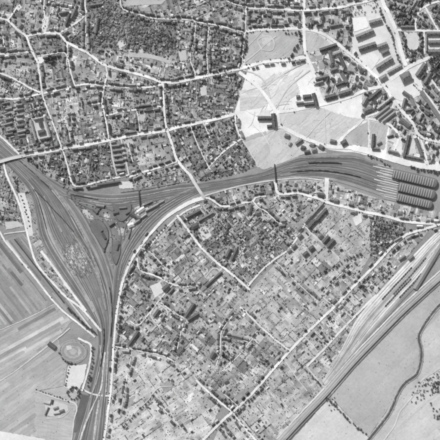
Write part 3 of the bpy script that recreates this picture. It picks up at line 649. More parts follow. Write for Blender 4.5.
# ------------------------------------------------------------------ bridges
def bridge(label, pts, w, h, name='road_bridge', mat='concrete', npier=3):
    p = resample(pts, 1.5); t, nn = normals(p); x0, y0 = P(*p[0]); r = empty(name, (x0, y0, 0))
    prof = lambda s: 1.35+h*min(1, min(s, 1-s)/.22)
    def strip(nm, off, ww, dz, th, m):
        v = []; f = []
        for i, (q, n) in enumerate(zip(p, nn)):
            z = prof(i/(len(p)-1))+dz
            for o2, zz in ((-ww/2, z), (ww/2, z), (ww/2, z-th), (-ww/2, z-th)):
                e = P(*(q+n*(off+o2))); v.append((e[0]-x0, e[1]-y0, zz))
            if i:
                b = 4*i
                for k in range(4): f.append((b-4+k, b-4+(k+1) % 4, b+(k+1) % 4, b+k))
        f += [(3, 2, 1, 0), tuple(4*(len(p)-1)+k for k in range(4))]
        return obj(nm, v, f, m, r)
    strip('deck', 0, w, 0, .9, mat)
    for s in (-1, 1): strip('parapet', s*(w/2+.12), .2, 1.1, 2.2, mat if name == 'road_bridge' else 'iron')
    for k in range(npier):
        s = .3+.4*k/max(1, npier-1); i = int(s*(len(p)-1)); z = prof(s)-.9; q = p[i]; n = nn[i]; tt = t[i]; v = []
        for a, b in ((-.4, -1), (.4, -1), (.4, 1), (-.4, 1)):
            e = P(*(q+n*b*w*.42+tt*a*.7)); v += [(e[0]-x0, e[1]-y0, 0), (e[0]-x0, e[1]-y0, z)]
        obj('pier', v, [(0, 1, 3, 2), (2, 3, 5, 4), (4, 5, 7, 6), (6, 7, 1, 0), (1, 7, 5, 3)], 'concrete', r)
    tag(r, label, 'bridge' if name == 'road_bridge' else 'footbridge')
bridge('pale road bridge carrying a street over the tracks at the picture centre', [(189,173),(194,182),(199,190),(205,199)], 2.6, 6)
bridge('pale road bridge carrying the long main road over the tracks at left edge', [(-14,165),(0,161.5),(12,158),(26,155)], 3.2, 6)
bridge('thin dark footbridge across the tracks right of the rail bridge', [(274.5,164),(275.2,173),(276,183)], .55, 6, 'footbridge', 'iron', 3)
bridge('thin dark footbridge over the tracks above the engine sheds', [(139,190),(139.6,198),(140.5,208)], .55, 6, 'footbridge', 'iron', 2)
# ------------------------------------------------------------------ buildings
def unit(kind):
    """unit meshes: footprint 1 x 1, eaves at 1, ridge at 1.55"""
    e = .5; o = .535; R = 1.55
    wv = [(-e,-e,0),(e,-e,0),(e,e,0),(-e,e,0),(-e,-e,1),(e,-e,1),(e,e,1),(-e,e,1)]
    wf = [(0,1,5,4),(1,2,6,5),(2,3,7,6),(3,0,4,7)]
    if kind == 'gable':
        wv += [(-e,0,R-.05),(e,0,R-.05)]; wf += [(4,8,7),(5,6,9)]
        rv = [(-o,-o,.96),(o,-o,.96),(o,o,.96),(-o,o,.96),(-o,0,R),(o,0,R)]
        rv += [(x, y, z-.09) for x, y, z in rv]
        rf = [(0,1,5,4),(2,3,4,5),(7,6,10,11),(9,8,11,10),(0,6,7,1),(2,8,9,3),(0,4,10,6),(4,3,9,10),(1,7,11,5),(5,11,8,2)]
    elif kind == 'hip':
        rv = [(-o,-o,.97),(o,-o,.97),(o,o,.97),(-o,o,.97),(-.24,0,R),(.24,0,R)]
        rf = [(0,1,5,4),(2,3,4,5),(1,2,5),(3,0,4),(3,2,1,0)]
    else:
        rv = [(-o,-o,1),(o,-o,1),(o,o,1),(-o,o,1),(-o,-o,1.08),(o,-o,1.08),(o,o,1.08),(-o,o,1.08)]
        rf = [(4,5,6,7),(0,1,5,4),(1,2,6,5),(2,3,7,6),(3,0,4,7),(3,2,1,0)]
    return (wv, wf), (rv, rf)
U = {k: unit(k) for k in ('gable', 'hip', 'flat')}
def mesh_data(name, v, f, mat):
    me = bpy.data.meshes.new(name); me.from_pydata(v, [], f); me.materials.append(M[mat]); return me
WALLM = {k: mesh_data('wall_'+k, *U[k][0], 'wallp') for k in U}
ROOFM = {(k, r): mesh_data('roof_'+k, *U[k][1], r) for k in U for r in ROOFS}
def boxv(x0, x1, y0, y1, z0, z1):
    return [(x0,y0,z0),(x1,y0,z0),(x1,y1,z0),(x0,y1,z0),(x0,y0,z1),(x1,y0,z1),(x1,y1,z1),(x0,y1,z1)]
BOXF = [(0,1,5,4),(1,2,6,5),(2,3,7,6),(3,0,4,7),(4,5,6,7),(3,2,1,0)]
CHIM = [mesh_data('chimney', boxv(x-.03, x+.03, y-.06, y+.06, 1.1, 1.78), BOXF, 'brick') for x, y in ((.3, .05), (-.32, -.05), (.02, .06))]
DORM = {r: mesh_data('dormer', boxv(-.5, .5, -.5, .5, 0, 1), BOXF, r) for r in ROOFS}
RIDGE = mesh_data('ridge_cap', boxv(-.53, .53, -.02, .02, 1.535, 1.575), BOXF, 'worn_tile')
def building(name, x, y, L, W, ang, H, roof, kind, label, cat, group=None, dorm=0, nch=1, mark=True):
    """x, y, L, W on the survey grid; ang counter-clockwise in degrees; H eaves height in metres"""
    r = empty(name, P(x, y)+(0,), math.radians(ang), (L*S, W*S, H))
    link('wall', WALLM[kind], r); ro = link('roof', ROOFM[(kind, roof)], r)
    if kind != 'flat':
        for k in range(nch): link('chimney', CHIM[(k+int(x)) % 3], ro)
        if kind == 'gable' and L > 7: link('ridge_cap', RIDGE, ro)
    if dorm:
        for k in range(dorm):
            for s in (-1, 1):
                d = link('dormer', DORM[roof], ro); d.location = ((k+.5)/dorm-.5, s*.27, 1.12); d.scale = (.30/dorm, .13, .22)
    tag(r, label, cat, group)
    if mark:
        a = math.radians(ang); u = (math.cos(a), -math.sin(a)); vv = (math.sin(a), math.cos(a)); L2, W2 = L/2+.4, W/2+.6
        mark_poly([(x+u[0]*i*L2+vv[0]*j*W2, y+u[1]*i*L2+vv[1]*j*W2) for i, j in ((-1,-1),(1,-1),(1,1),(-1,1))], 3)
    return r
SL, DK, GR, MT, PT, WH = ROOFS
# x, y, length, width, angle, eaves, roof, kind, label
BIG = [
 (364.4,34.4,18,5,22,13,GR,'gable','long barrack block, topmost-left in the pale walled yard at top right'),
 (375,22,12,5,15,12,GR,'gable','short barrack block right of the white parade court at top right'),
 (367,47,17,5,18,13,DK,'gable','dark barrack block just below the longest one in the walled yard'),
 (382,46,10,5,20,12,GR,'gable','small barrack block right of the dark one in the walled yard'),
 (385,52.5,8,4,25,9,DK,'hip','low dark outbuilding between barrack blocks in the walled yard'),
 (384,63.6,18,5.5,32,14,GR,'gable','largest slanting barrack block in the lower walled yard'),
 (394.5,69.5,15,3.6,28,9,MT,'gable','mid grey slanting range along the lower edge of the walled yard'),
 (383,78,8,5,30,10,GR,'hip','small hipped block at the lower corner of the walled yard'),
 (405.6,77.4,10,9,25,15,DK,'hip','dark square building alone in the white square at upper right'),
 (421,70,14,5,55,13,DK,'gable','dark slanting block below the barracks, left of the round wood'),
 (427.5,78,12,4,60,12,DK,'gable','dark narrow slanting block nearest the round wood'),
 (435,34,15,4.2,0,12,DK,'gable','topmost of three parallel dark blocks on the right edge'),
 (435.5,43,14,4.2,0,12,DK,'gable','middle of three parallel dark blocks on the right edge'),
 (435.5,52.2,15,4.2,0,12,DK,'gable','lowest of three parallel dark blocks on the right edge'),
 (426.4,43,16,1.8,90,8,GR,'gable','thin upright wing joining three parallel blocks at right edge'),
 (407,27.4,12,3.2,0,10,DK,'gable','low dark building above the oval park at top right'),
 (315,100,13,3.6,105,10,SL,'gable','right-hand wing of the black courtyard compound in open ground'),
 (307,97,8,4.4,5,10,SL,'hip','middle block of the black courtyard compound in open ground'),
 (300,103.4,7,3.2,5,9,DK,'gable','lower left wing of the black courtyard compound'),
 (309,104.4,9,3.8,5,10,SL,'gable','lower right wing of the black courtyard compound'),
 (298,97,3.6,3.6,5,8,DK,'hip','tiny square block at left of the black courtyard compound'),
 (264.5,118.5,13,4,0,11,SL,'gable','horizontal wing of the black L-shaped building on pale ground'),
 (273.8,120.5,13,4.4,96,12,SL,'gable','upright wing of the black L-shaped building on pale ground'),
 (269.6,126.6,5,3.4,5,8,SL,'hip','small black annex under the L-shaped building'),
 (330.5,97,11,4.6,15,12,SL,'gable','black block standing above the pale street below the barracks'),
 (345,92.6,13,4.6,16,12,DK,'gable','second dark block above the pale street, further right'),
 (344,143,6,5.4,30,10,SL,'hip','black square house by the station road, right one of two'),
 (333,141.5,6,3.6,-15,9,DK,'hip','black house by the station road, left one of two'),
 (287,136,5,3.6,-20,9,DK,'hip','dark villa at the left end of the villas above the tracks'),
 (299,142,8,3.4,35,9,DK,'gable','long dark villa slanting up right above the tracks'),
 (312,144.6,5,3.6,-20,9,GR,'hip','grey villa in the upper row above the station throat'),
 (303,147.8,4.4,4,-20,9,SL,'hip','blackish villa in the lower row above the tracks'),
 (307,152,5.4,3.4,10,8,SL,'gable','blackish villa nearest the tracks, above the station throat'),
 (314,150,5,3.6,10,9,GR,'hip','grey villa in the lower row above the station throat'),
 (321,147,5,3.8,-30,9,DK,'hip','dark villa at the right end above the station throat'),
 (290,144,3.4,3,60,7,MT,'gable','small mid grey house under the left villa above the tracks'),
 (273.6,25.6,5,3.6,0,9,SL,'gable','blackish house on the corner of the pale triangular field'),
 (328,48,17,4,18,13,SL,'gable','long black block on the sweeping road, upper right'),
 (336,25.6,12,2.8,10,9,DK,'gable','narrow dark block above the sweeping road'),
 (322,78,13,3.6,15,11,DK,'gable','dark block below the four garden squares'),
 (319,83,8,3,15,9,GR,'gable','grey block just under the dark one below the garden squares'),
 (344,78,10,3.6,-60,11,DK,'gable','dark slanting house block in the middle of upper right blocks'),
 (340,84,9,3.4,20,11,SL,'gable','blackish block closing the courtyard above the pale street'),
 (331,57,12,3.6,-75,11,DK,'gable','dark upright block under the long black one'),
 (337,54,9,3.4,20,10,GR,'gable','grey block at the top of the courtyard under the long black one'),
 (342,62,11,3.6,-65,11,SL,'gable','black slanting block on the right side of the courtyard'),
 (334,70,8,3.4,15,10,DK,'hip','dark block at the bottom of the courtyard, left of centre'),
 (374.5,95,14,4,40,12,SL,'gable','long black slanting block below the white square, left side'),
 (385,103,19,2.8,38,9,PT,'gable','thin pale slanting range below the white square'),
 (382,112,17,3.2,38,9,GR,'gable','first of three parallel grey sheds in the hatched block'),
 (385.3,114.6,17,3.2,38,9,GR,'gable','second of three parallel grey sheds in the hatched block'),
 (388.6,117.2,15,3.2,38,9,MT,'gable','third of three parallel grey sheds in the hatched block'),
 (368,110,10,5,20,11,DK,'hip','dark block at the lower left corner of the hatched block'),
 (365,101,8,4,60,11,GR,'gable','grey block above the dark corner block, upper right town'),
 (405,123,10,4,-40,10,DK,'gable','dark block alone on the pale corner above the triangle block'),
 (400.5,121.5,4,3,-20,8,DK,'hip','small dark house beside the lone dark block above the triangle'),
 (431,106,34,3.6,-55,12,GR,'gable','very long grey slanting terrace at the right edge'),
 (406.6,146,20,3.6,77,12,SL,'gable','long black left wing of the triangle block above the station'),
 (418.6,147,18,3.4,-70,12,DK,'gable','long dark right wing of the triangle block above the station'),
 (414,158,16,3,-12,11,DK,'gable','bottom wing of the triangle block facing the station avenue'),
 (393,152,10,3,-15,10,GR,'gable','grey block at the lower left of the triangle block'),
 (373,141,13,3.2,86,11,SL,'gable','black upright block in the small field above station avenue'),
 (375.5,149,7,3.2,-5,9,DK,'gable','dark block at the foot of the black upright one'),
 (379,143,5,3,30,8,GR,'gable','small grey house right of the black upright block'),
 (390,136,6,2.2,20,8,DK,'gable','thin dark house in the plots left of the triangle block'),
 (407,95,10,3.4,-35,11,DK,'gable','dark top range of the ring of houses in the upper right'),
 (404,103,9,3.2,75,11,DK,'gable','dark left range of the ring of houses in the upper right'),
 (412,101,11,3.2,-65,11,GR,'gable','grey right range of the ring of houses in the upper right'),
 (409,110,8,3.2,10,11,DK,'gable','dark bottom range of the ring of houses in the upper right'),
 (193.5,214,15,3.4,28,10,SL,'gable','long black shed beside the embankment street'),
 (206,217,16,2.6,30,9,DK,'gable','thin dark shed right of the long black one below the tracks'),
 (195,226,7,5,25,9,SL,'hip','black square house beside the pale lot below the tracks'),
 (228.5,253,9,3.2,65,9,SL,'gable','left one of two black parallel barns in the gardens'),
 (234.5,254,12,3.2,65,9,SL,'gable','right one of two black parallel barns in the gardens'),
 (250,209,9,3.6,75,9,DK,'gable','dark upright block beside the winding street'),
 (308,219,9,3.6,48,9,GR,'gable','grey bar block at the lower end of the slanting pair'),
 (317.5,209.5,16,2.6,48,9,GR,'gable','long thin grey bar block beside the slanting street'),
 (321.5,215,14,4.2,48,11,SL,'gable','longest black bar block below the station road'),
 (312,224,10,4.2,48,10,SL,'gable','black bar block beyond the crossing below the longest one'),
 (320.4,236,4.6,4.2,48,8,DK,'hip','small square house in the row of bar blocks'),
 (326,239.6,8.5,4,48,10,SL,'gable','black bar block, last but one in the row'),
 (330.6,243.4,9.5,4.6,48,10,SL,'gable','black bar block at the lower right end of the row'),
 (300,236,5,4.4,40,9,DK,'hip','dark square house left of the bar block row, lower one'),
 (300,229,5,3.8,40,9,DK,'hip','dark square house left of the bar block row, upper one'),
 (294,246,5,4,40,9,DK,'hip','dark house on the diagonal street past the bar blocks'),
 (289,250.5,4.4,3.6,40,8,GR,'hip','grey house on the diagonal street, below the dark one'),
 (311.6,248.4,5.6,4.4,40,9,SL,'hip','blackish house alone in pale gardens, upper of two'),
 (305.6,254,5.8,4.4,40,9,SL,'hip','blackish house alone in pale gardens, lower of two'),
 (321,195,6.4,4,-12,9,SL,'gable','blackish house left of the station yard street'),
 (336,201,5,3.8,-12,9,DK,'hip','dark house right of the station yard street'),
 (166,288,7,5,40,9,SL,'gable','black house at the corner of the villa street'),
 (157,313,8,4,55,10,SL,'gable','black house inside the pale walled square'),
 (163.5,317.5,7,2.4,55,7,DK,'gable','thin dark barn beside the pale walled square'),
 (134,338,16,3.4,55,9,SL,'gable','long black barn slanting beside the long street'),
 (190,310,15,3.6,57,9,SL,'gable','upper of two long black barns left of centre'),
 (193,317,12,3.4,32,9,SL,'gable','lower of two long black barns left of centre'),
 (214,279,20,2.6,42,7,SL,'gable','very long thin black range slanting through the gardens'),
 (109,183.5,22,3,9,9,SL,'gable','long black goods shed between the street and the upper tracks'),
 (95,187,10,2.2,12,7,DK,'gable','low dark shed left of the long goods shed above the tracks'),
 (141,210,8,4,35,9,WH,'gable','whitish workshop roof by the engine sheds'),
 (131,225,6,4,20,8,WH,'gable','whitish damaged workshop right of the bomb holes'),
 (152,208,14,2,28,8,GR,'gable','thin grey carriage shed in the right part of the triangle'),
 (147,204,11,1.8,25,7,DK,'gable','thin dark carriage shed above the grey one'),
 (160,203,9,1.8,28,7,MT,'gable','short mid grey shed under the upper tracks in the triangle'),
 (133,215,7,3.6,-30,8,SL,'gable','black workshop between the bomb holes and white workshop'),
 (138,217.5,6,3,-30,8,DK,'gable','dark workshop just right of the black one'),
 (100,206,8,2.4,-8,7,GR,'gable','grey shed left of the upper bomb hole'),
 (33.6,130,20,2.2,-75,10,PT,'gable','pale left wing of the walled compound near left edge'),
 (47.4,127,20,2.2,-73,10,PT,'gable','pale right wing of the walled compound near left edge'),
 (38.5,118.8,9,2.2,12,10,PT,'gable','pale top wing of the walled compound near left edge'),
 (45,138.2,10,2.2,12,10,PT,'gable','pale bottom wing of the walled compound near left edge'),
 (41,124,6,3.6,-75,9,SL,'gable','black upper block inside the walled compound'),
 (42,132.5,7,5,12,9,SL,'hip','black lower block inside the walled compound'),
 (2.6,49.5,5,4,0,9,SL,'hip','black building on the left edge by the spur road'),
 (47,403,6,2,-15,6,PT,'gable','pale shed at the upper left of the small compound in lower left field'),
 (52,401.5,4,2.4,75,6,SL,'gable','black upright shed in the small compound in lower left field'),
 (47,411,8,1.8,65,6,DK,'gable','dark slanting shed on the left of the small lower left compound'),
 (56,408,5,2.6,20,6,GR,'hip','grey hut in the middle of the small lower left compound'),
 (62,411,5,3,20,6,DK,'hip','dark hut at the right of the small lower left compound'),
 (57,413.5,6,1.8,10,6,MT,'gable','mid grey shed at the bottom of the small lower left compound'),
 (52,345.5,8,4.6,-38,8,SL,'gable','black barn in the fields left of the oval'),
 (21,26,4.5,3,60,8,DK,'hip','dark house beside the top-left square lane'),
 (97,26,14,2.6,82,9,DK,'gable','dark upright block in the upper left woodland edge'),
 (96,5,12,2.4,8,8,DK,'gable','dark block at the top edge above the woodland'),
 (68,20,11,3.4,70,11,SL,'gable','black upright block near the diagonal top-left lane'),
 (74,14,10,3.4,65,11,DK,'gable','dark block right of the black one, top left'),
 (64,13,9,3,10,10,DK,'gable','dark block under the thin lane at the top'),
 (258,213,5,4,10,9,DK,'hip','dark house at the bend of the crooked lane'),
 (428.5,266,50,4.6,59,8,MT,'gable','very long mid grey goods shed along the pale goods yard'),
 (402,258,7,3,35,8,DK,'gable','dark shed at the upper corner of the goods yard'),
 (411,258,6,3.4,40,8,DK,'hip','dark house between the diagonal road and goods yard'),
 (398,239,8,2.4,30,8,GR,'gable','grey house on the inner bend of the diagonal road'),
 (334,301,5,4,45,8,DK,'hip','dark house where the garden path meets the diagonal road'),
 (344,292,5,3,45,8,DK,'gable','dark house on the diagonal road further up right'),
 (337,304.5,4,3,45,8,PT,'hip','pale house beside the dark one on the diagonal road'),
 (226,381,5,4,30,8,DK,'hip','dark house in the lower gardens, left of two'),
 (213,355,6,4.4,60,9,SL,'gable','black house at the foot of the hooked garden lane'),
]
for (x, y, L, W, a, H, rf, kd, lb) in BIG:
    cat = 'shed' if ('shed' in lb or 'barn' in lb or 'hut' in lb or 'range slanting' in lb) else ('workshop' if 'workshop' in lb else ('house' if ('house' in lb or 'villa' in lb) else 'building'))
    nm = {'shed': 'long_shed' if L > 9 else 'shed', 'workshop': 'workshop', 'house': 'house', 'building': 'town_block'}[cat]
    building(nm, x, y, L, W, a, H*.85, rf, kd, lb, cat, None, dorm=(int(L//2.2) if (cat == 'building' and L > 8 and kd == 'gable') else 0), nch=3 if cat == 'building' else (0 if cat == 'shed' else 1))
# terraces of the small workers' streets
for k in range(6):
    for c, (xx, sd) in enumerate(((115.6, 'left'), (122.8, 'right'))):
        if c == 1 and k > 3: continue
        building('terrace', xx+k*1.0 - (0 if c == 0 else .6), 146+k*5.0-c*1.4, (rnd.uniform(7, 9) if c == 0 else 3.6), rnd.uniform(1.7, 2.4), 8+rnd.uniform(-2, 2), 6.5, (GR, DK, MT)[(k+c) % 3], 'gable',
                 f'small terrace row, {ordw(k+1)} down the {sd} side of the terrace streets under the main road', 'terrace', 'terrace rows under the main road', nch=2)
for k in range(7):
    for c in range(2):
        building('terrace', 7+c*11+rnd.uniform(-1.6, 1.6)+k*.6, 104+k*5.2+c*1.5+rnd.uniform(-.7, .7)-(0 if k < 6 else 1), rnd.uniform(5, 9), rnd.uniform(1.7, 2.6), 12+rnd.uniform(-4, 4), rnd.uniform(5.5, 7.5), (DK, GR, MT)[(k*2+c) % 3], 'gable',
                 f'terrace row near left edge, {ordw(k+1)} down, {("left","right")[c]} column, left of the walled compound', 'terrace', 'terrace rows left of the walled compound', nch=2)
# ------------------------------------------------------------------ train sheds of the station
def train_shed(x0, y0, x1, y1, W, n, label):
    a = np.array(P(x0, y0)); b = np.array(P(x1, y1)); L = float(np.hypot(*(b-a))); W *= S
    r = empty('train_shed', (a[0], a[1], 0), math.atan2(b[1]-a[1], b[0]-a[0]))
    NA = 14; R = W/2; Ls = L-R*.75
    arc = [(-R*math.cos(math.pi*k/NA), 9+6.5*math.sin(math.pi*k/NA)**.8) for k in range(NA+1)]
    v = []; f = []
    xs = list(np.linspace(0, Ls, 9)); m = NA+1
    for x in xs: v += [(x, y, z) for y, z in arc]
    for k in range(1, 6):                              # rounded far end
        s = k/5; c = math.cos(s*math.pi/2)
        v += [(Ls+R*.75*math.sin(s*math.pi/2), y*max(c, .02), 9+(z-9)*max(c, .02)) for y, z in arc]
    rows = len(xs)+5
    for i in range(rows-1):
        for k in range(NA): f.append((i*m+k, (i+1)*m+k, (i+1)*m+k+1, i*m+k+1)[::-1])
    obj('roof', v, f, 'dark_slate', r)
    w = []; wf = []
    ring = [(0, -R), (Ls, -R)]+[(Ls+R*.75*math.sin(t), -R*math.cos(t)) for t in np.linspace(.2, math.pi-.2, 8)]+[(Ls, R), (0, R)]
    for x, y in ring: w += [(x, y*.985, 0), (x, y*.985, 9.2)]
    for i in range(len(ring)-1): wf.append((2*i, 2*i+2, 2*i+3, 2*i+1))
    obj('wall', w, wf, 'wallp', r)
    g = [(0.2, y, z) for y, z in arc]+[(0.2, arc[0][0], 6.0), (0.2, arc[-1][0], 6.0)]
    obj('end_screen', g, [tuple(range(NA+1))+(NA+2, NA+1)], 'sooty_slate', r)
    bay = Ls/n
    for i in range(n):                                 # glazed ridge-and-furrow lights across each bay
        cx = bay*(i+.5); v = []; f = []
        ks = range(2, NA-2)
        for k in ks:
            y, z = arc[k]; h = 2.2 if k not in (2, NA-3) else .4
            v += [(cx-bay*.30, y, z+.05), (cx, y, z+h), (cx+bay*.30, y, z+.05)]
        for q in range(len(list(ks))-1):
            f += [(3*q, 3*q+3, 3*q+4, 3*q+1)[::-1], (3*q+1, 3*q+4, 3*q+5, 3*q+2)[::-1]]
        o = obj('roof_light', v, f, 'glass', r)
        rv = []
        for k in ks:
            y, z = arc[k]; h = 2.3 if k not in (2, NA-3) else .5
            rv += [(cx-.5, y, z+h), (cx+.5, y, z+h), (cx+.5, y, z+h+.3), (cx-.5, y, z+h+.3)]
        nk = len(list(ks)); rf = []
        for q in range(nk-1):
            for e in range(4): rf.append((4*q+e, 4*q+(e+1) % 4, 4*q+4+(e+1) % 4, 4*q+4+e))
        obj('ridge_bar', rv, rf, 'worn_tile', o)
    for s in (-1, 1):                                   # gutters
        obj('gutter', boxv(0, Ls, s*R-.6, s*R+.6, 8.8, 9.6), BOXF, 'iron', r)
    tag(r, label, 'train shed', 'train sheds of the station')
train_shed(392.6, 173.6, 437.4, 184.2, 9.6, 17, 'topmost and longest of three ribbed station train sheds')
train_shed(398.6, 186.6, 435.6, 195.4, 9.6, 14, 'middle one of three ribbed station train sheds')
train_shed(397.0, 197.0, 432.4, 205.4, 8.2, 14, 'lowest and narrowest of three ribbed station train sheds')
mark_poly([(390,166),(440,176),(440,216),(394,206)], 3)
# ------------------------------------------------------------------ houses along the streets
cand = []
for h, (sp, w, front) in STREETS.items():
    if not front: continue
    p = resample(sp, .5); t, nn = normals(p); d = p[-1]-p[0]
    horiz = abs(d[0]) > abs(d[1])
    end = ('left' if d[0] > 0 else 'right') if horiz else ('top' if d[1] > 0 else 'bottom')
    for s in (-1, 1):
        side = nn.mean(0)*s; sd = ('lower' if side[1] > 0 else 'upper') if horiz else ('right' if side[0] > 0 else 'left')
        cnt = 0; i = rnd.uniform(1, 5)
        while i < len(p)-2:
            k = int(i); L = rnd.uniform(2.4, 4.6)*(1.0 if front < 5.5 else .85); W = rnd.uniform(2.0, 2.9)
            if rnd.random() < .18: L *= 1.5
            q = p[k]+nn[k]*s*(w/2+W/2+rnd.uniform(.15, .8 if front < 5.5 else 1.6))
            i += 2*(L*.5+front*rnd.uniform(.28, .7)) + L*.5
            if not (-6 < q[0] < 446 and -6 < q[1] < 446): continue
            if occ(q[0], q[1], .9) or rnd.random() < (.12 if front < 5.5 else .18): continue
            ang = math.degrees(math.atan2(-t[k][1], t[k][0]))+rnd.gauss(0, 3)
            cnt += 1
            r0 = rnd.random()
            roof = SL if r0 < .20 else DK if r0 < .42 else GR if r0 < .64 else MT if r0 < .82 else PT if r0 < .94 else WH
            kd = 'hip' if rnd.random() < .3 else 'gable'
            mark_poly([tuple(q+np.array(o)) for o in ((-L*.4, -L*.4), (L*.4, -L*.4), (L*.4, L*.4), (-L*.4, L*.4))], 3)
            cand.append(dict(x=q[0], y=q[1], L=L, W=W, a=ang, H=rnd.uniform(6.0, 9.5), roof=roof, kd=kd, n=cnt, end=end, side=sd, h=h))
vis = [c for c in cand if 1 < c['x'] < 439 and 1 < c['y'] < 439]
vis.sort(key=lambda c: -c['L']*c['W'])
chosen = set(id(c) for c in vis[:300]); rest = []
for c in cand:
    if id(c) in chosen:
        building('house', c['x'], c['y'], c['L'], c['W'], c['a'], c['H'], c['roof'], c['kd'],
                 f"{ROOFWORD[c['roof']].replace(' ', '-')}-roofed house, {ordw(c['n'])} from {c['end']}, {c['side']} side, {c['h']}", 'house', 'houses along the streets', nch=1, mark=False)
    else: rest.append(c)
class Bag:
    def __init__(s): s.v = []; s.f = []; s.t = []
    def add(s, v, f, t):
        b = sum(len(x) for x in s.v) if False else s.n if hasattr(s, 'n') else 0
        s.v.append(np.asarray(v, float)); s.f += [tuple(int(i)+b for i in q) for q in f]; s.t += t if isinstance(t, list) else [t]*len(f)
        s.n = b+len(v)
    def make(s, name, mat): return obj(name, np.concatenate(s.v), s.f, mat, None, s.t)
TON = {SL: .085, DK: .135, GR: .19, MT: .22, PT: .31, WH: .5}
def bag_house(bag, x, y, L, W, a, H, tone, kd):
    (wv, wf), (rv, rf) = U[kd]; c, s = math.cos(math.radians(a)), math.sin(math.radians(a)); X, Y = P(x, y)
    for (vv, ff, tn) in ((wv, wf, .4), (rv, rf, tone)):
        q = np.array(vv, float)*np.array([L*S, W*S, H])
        q = np.stack([X+q[:, 0]*c-q[:, 1]*s, Y+q[:, 0]*s+q[:, 1]*c, q[:, 2]], 1); bag.add(q, ff, tn*rnd.uniform(.85, 1.15))
hb = Bag()
for c in rest: bag_house(hb, c['x'], c['y'], c['L'], c['W'], c['a'], c['H'], TON[c['roof']], c['kd'])
tag(hb.make('houses', 'stuffroof'), 'many smaller houses filling the streets of the town', 'houses', None, 'stuff')
# sheds and back buildings inside the blocks
sb = Bag()
def rand_in(poly, n):
    xs = [q[0] for q in poly]; ys = [q[1] for q in poly]
    a, b, c, d = max(-4, min(xs)), min(444, max(xs)), max(-4, min(ys)), min(444, max(ys))
    if b <= a or d <= c: return
    X = nrs.uniform(a, b, n); Y = nrs.uniform(c, d, n); m = inpoly(X, Y, poly)
    for x, y in zip(X[m], Y[m]): yield x, y
def nper(poly, dens):
    xs = [q[0] for q in poly]; ys = [q[1] for q in poly]
    return int(dens*max(0, min(444, max(xs))-max(-4, min(xs)))*max(0, min(444, max(ys))-max(-4, min(ys))))
for (nm, poly, ang, w, l, tone, spread, sh, tr, hs) in Z:
    for x, y in rand_in(poly, nper(poly, hs*(2.4 if tone < .66 else 1.6)+(.035 if nm == 'town_ground' else 0))):
        if occ(x, y, .8): continue
        tw = nm == 'town_ground'; L = rnd.uniform(2, 4.6) if tw else rnd.uniform(1.2, 3.4); W = rnd.uniform(1.7, 2.9) if tw else rnd.uniform(1.0, 2.2)
        bag_house(sb, x, y, L, W, ang+rnd.choice((0, 90))+rnd.gauss(0, 4), rnd.uniform(6, 10) if tw else rnd.uniform(3, 6), rnd.choice((.07, .08, .10, .13, .16, .22) if tw else (.06, .08, .12, .2, .32, .5)), rnd.choice(('gable', 'gable', 'flat')))
        mark_poly([(x-1.2, y-1.2), (x+1.2, y-1.2), (x+1.2, y+1.2), (x-1.2, y+1.2)], 3)
tag(sb.make('back_buildings', 'stuffroof'), 'small sheds and back buildings scattered through the garden blocks', 'sheds', None, 'stuff')
# ------------------------------------------------------------------ trees and shrubs
PHI = (1+5**.5)/2
ICO = np.array([(-1,PHI,0),(1,PHI,0),(-1,-PHI,0),(1,-PHI,0),(0,-1,PHI),(0,1,PHI),(0,-1,-PHI),(0,1,-PHI),(PHI,0,-1),(PHI,0,1),(-PHI,0,-1),(-PHI,0,1)])/math.hypot(1, PHI)
ICF = [(0,11,5),(0,5,1),(0,1,7),(0,7,10),(0,10,11),(1,5,9),(5,11,4),(11,10,2),(10,7,6),(7,1,8),(3,9,4),(3,4,2),(3,2,6),(3,6,8),(3,8,9),(4,9,5),(2,4,11),(6,2,10),(8,6,7),(9,8,1)]
def rot(v):
    q = nrs.normal(size=(3, 3)); q, _ = np.linalg.qr(q); return v@q
def blob(r, h, z):
    v = rot(ICO)*nrs.uniform(.6, 1.25, (12, 1)); v = v*np.array([r, r, h]); v[:, 2] += z; return v
def crown_mesh(R, H, nl, z0):
    """a crown of leaf clumps: irregular lumps spread through the volume, with stray leafy faces at the outline"""
    V = []; F = []; b = 0
    for k in range(nl):
        d = nrs.normal(size=3); d /= np.linalg.norm(d); rr = nrs.uniform(.25, .95)
        c = d*rr*np.array([R, R, H]); c[2] = abs(c[2])*.9-H*.15+z0+H*.5
        v = blob(R*nrs.uniform(.20, .40), R*nrs.uniform(.18, .34), 0)+c
        V.append(v); F += [tuple(i+b for i in f) for f in ICF]; b += 12
    for k in range(nl*5):
        d = nrs.normal(size=3); d /= np.linalg.norm(d); c = d*nrs.uniform(.8, 1.12)*np.array([R, R, H]); c[2] = abs(c[2])*.9+z0+H*.3
        v = c+nrs.normal(size=(3, 3))*R*.12; V.append(v); F.append((b, b+1, b+2)); b += 3
    return np.concatenate(V), F
def trunk_mesh(H):
    v = []; f = []
    def limb(p0, p1, r0, r1, n=6):
        b = len(v); p0 = np.array(p0); p1 = np.array(p1)
        for p, r in ((p0, r0), (p1, r1)):
            for k in range(n): v.append((p[0]+r*math.cos(2*math.pi*k/n), p[1]+r*math.sin(2*math.pi*k/n), p[2]))
        for k in range(n): f.append((b+k, b+(k+1) % n, b+n+(k+1) % n, b+n+k))
    limb((0, 0, 0), (.1, 0, H*.55), .45, .3); limb((.1, 0, H*.55), (0, .1, H*.85), .3, .12)
    for a in (0, 2.1, 4.2): limb((.05, 0, H*.45), (1.6*math.cos(a), 1.6*math.sin(a), H*.8), .2, .08)
    return v, f
TREES = []
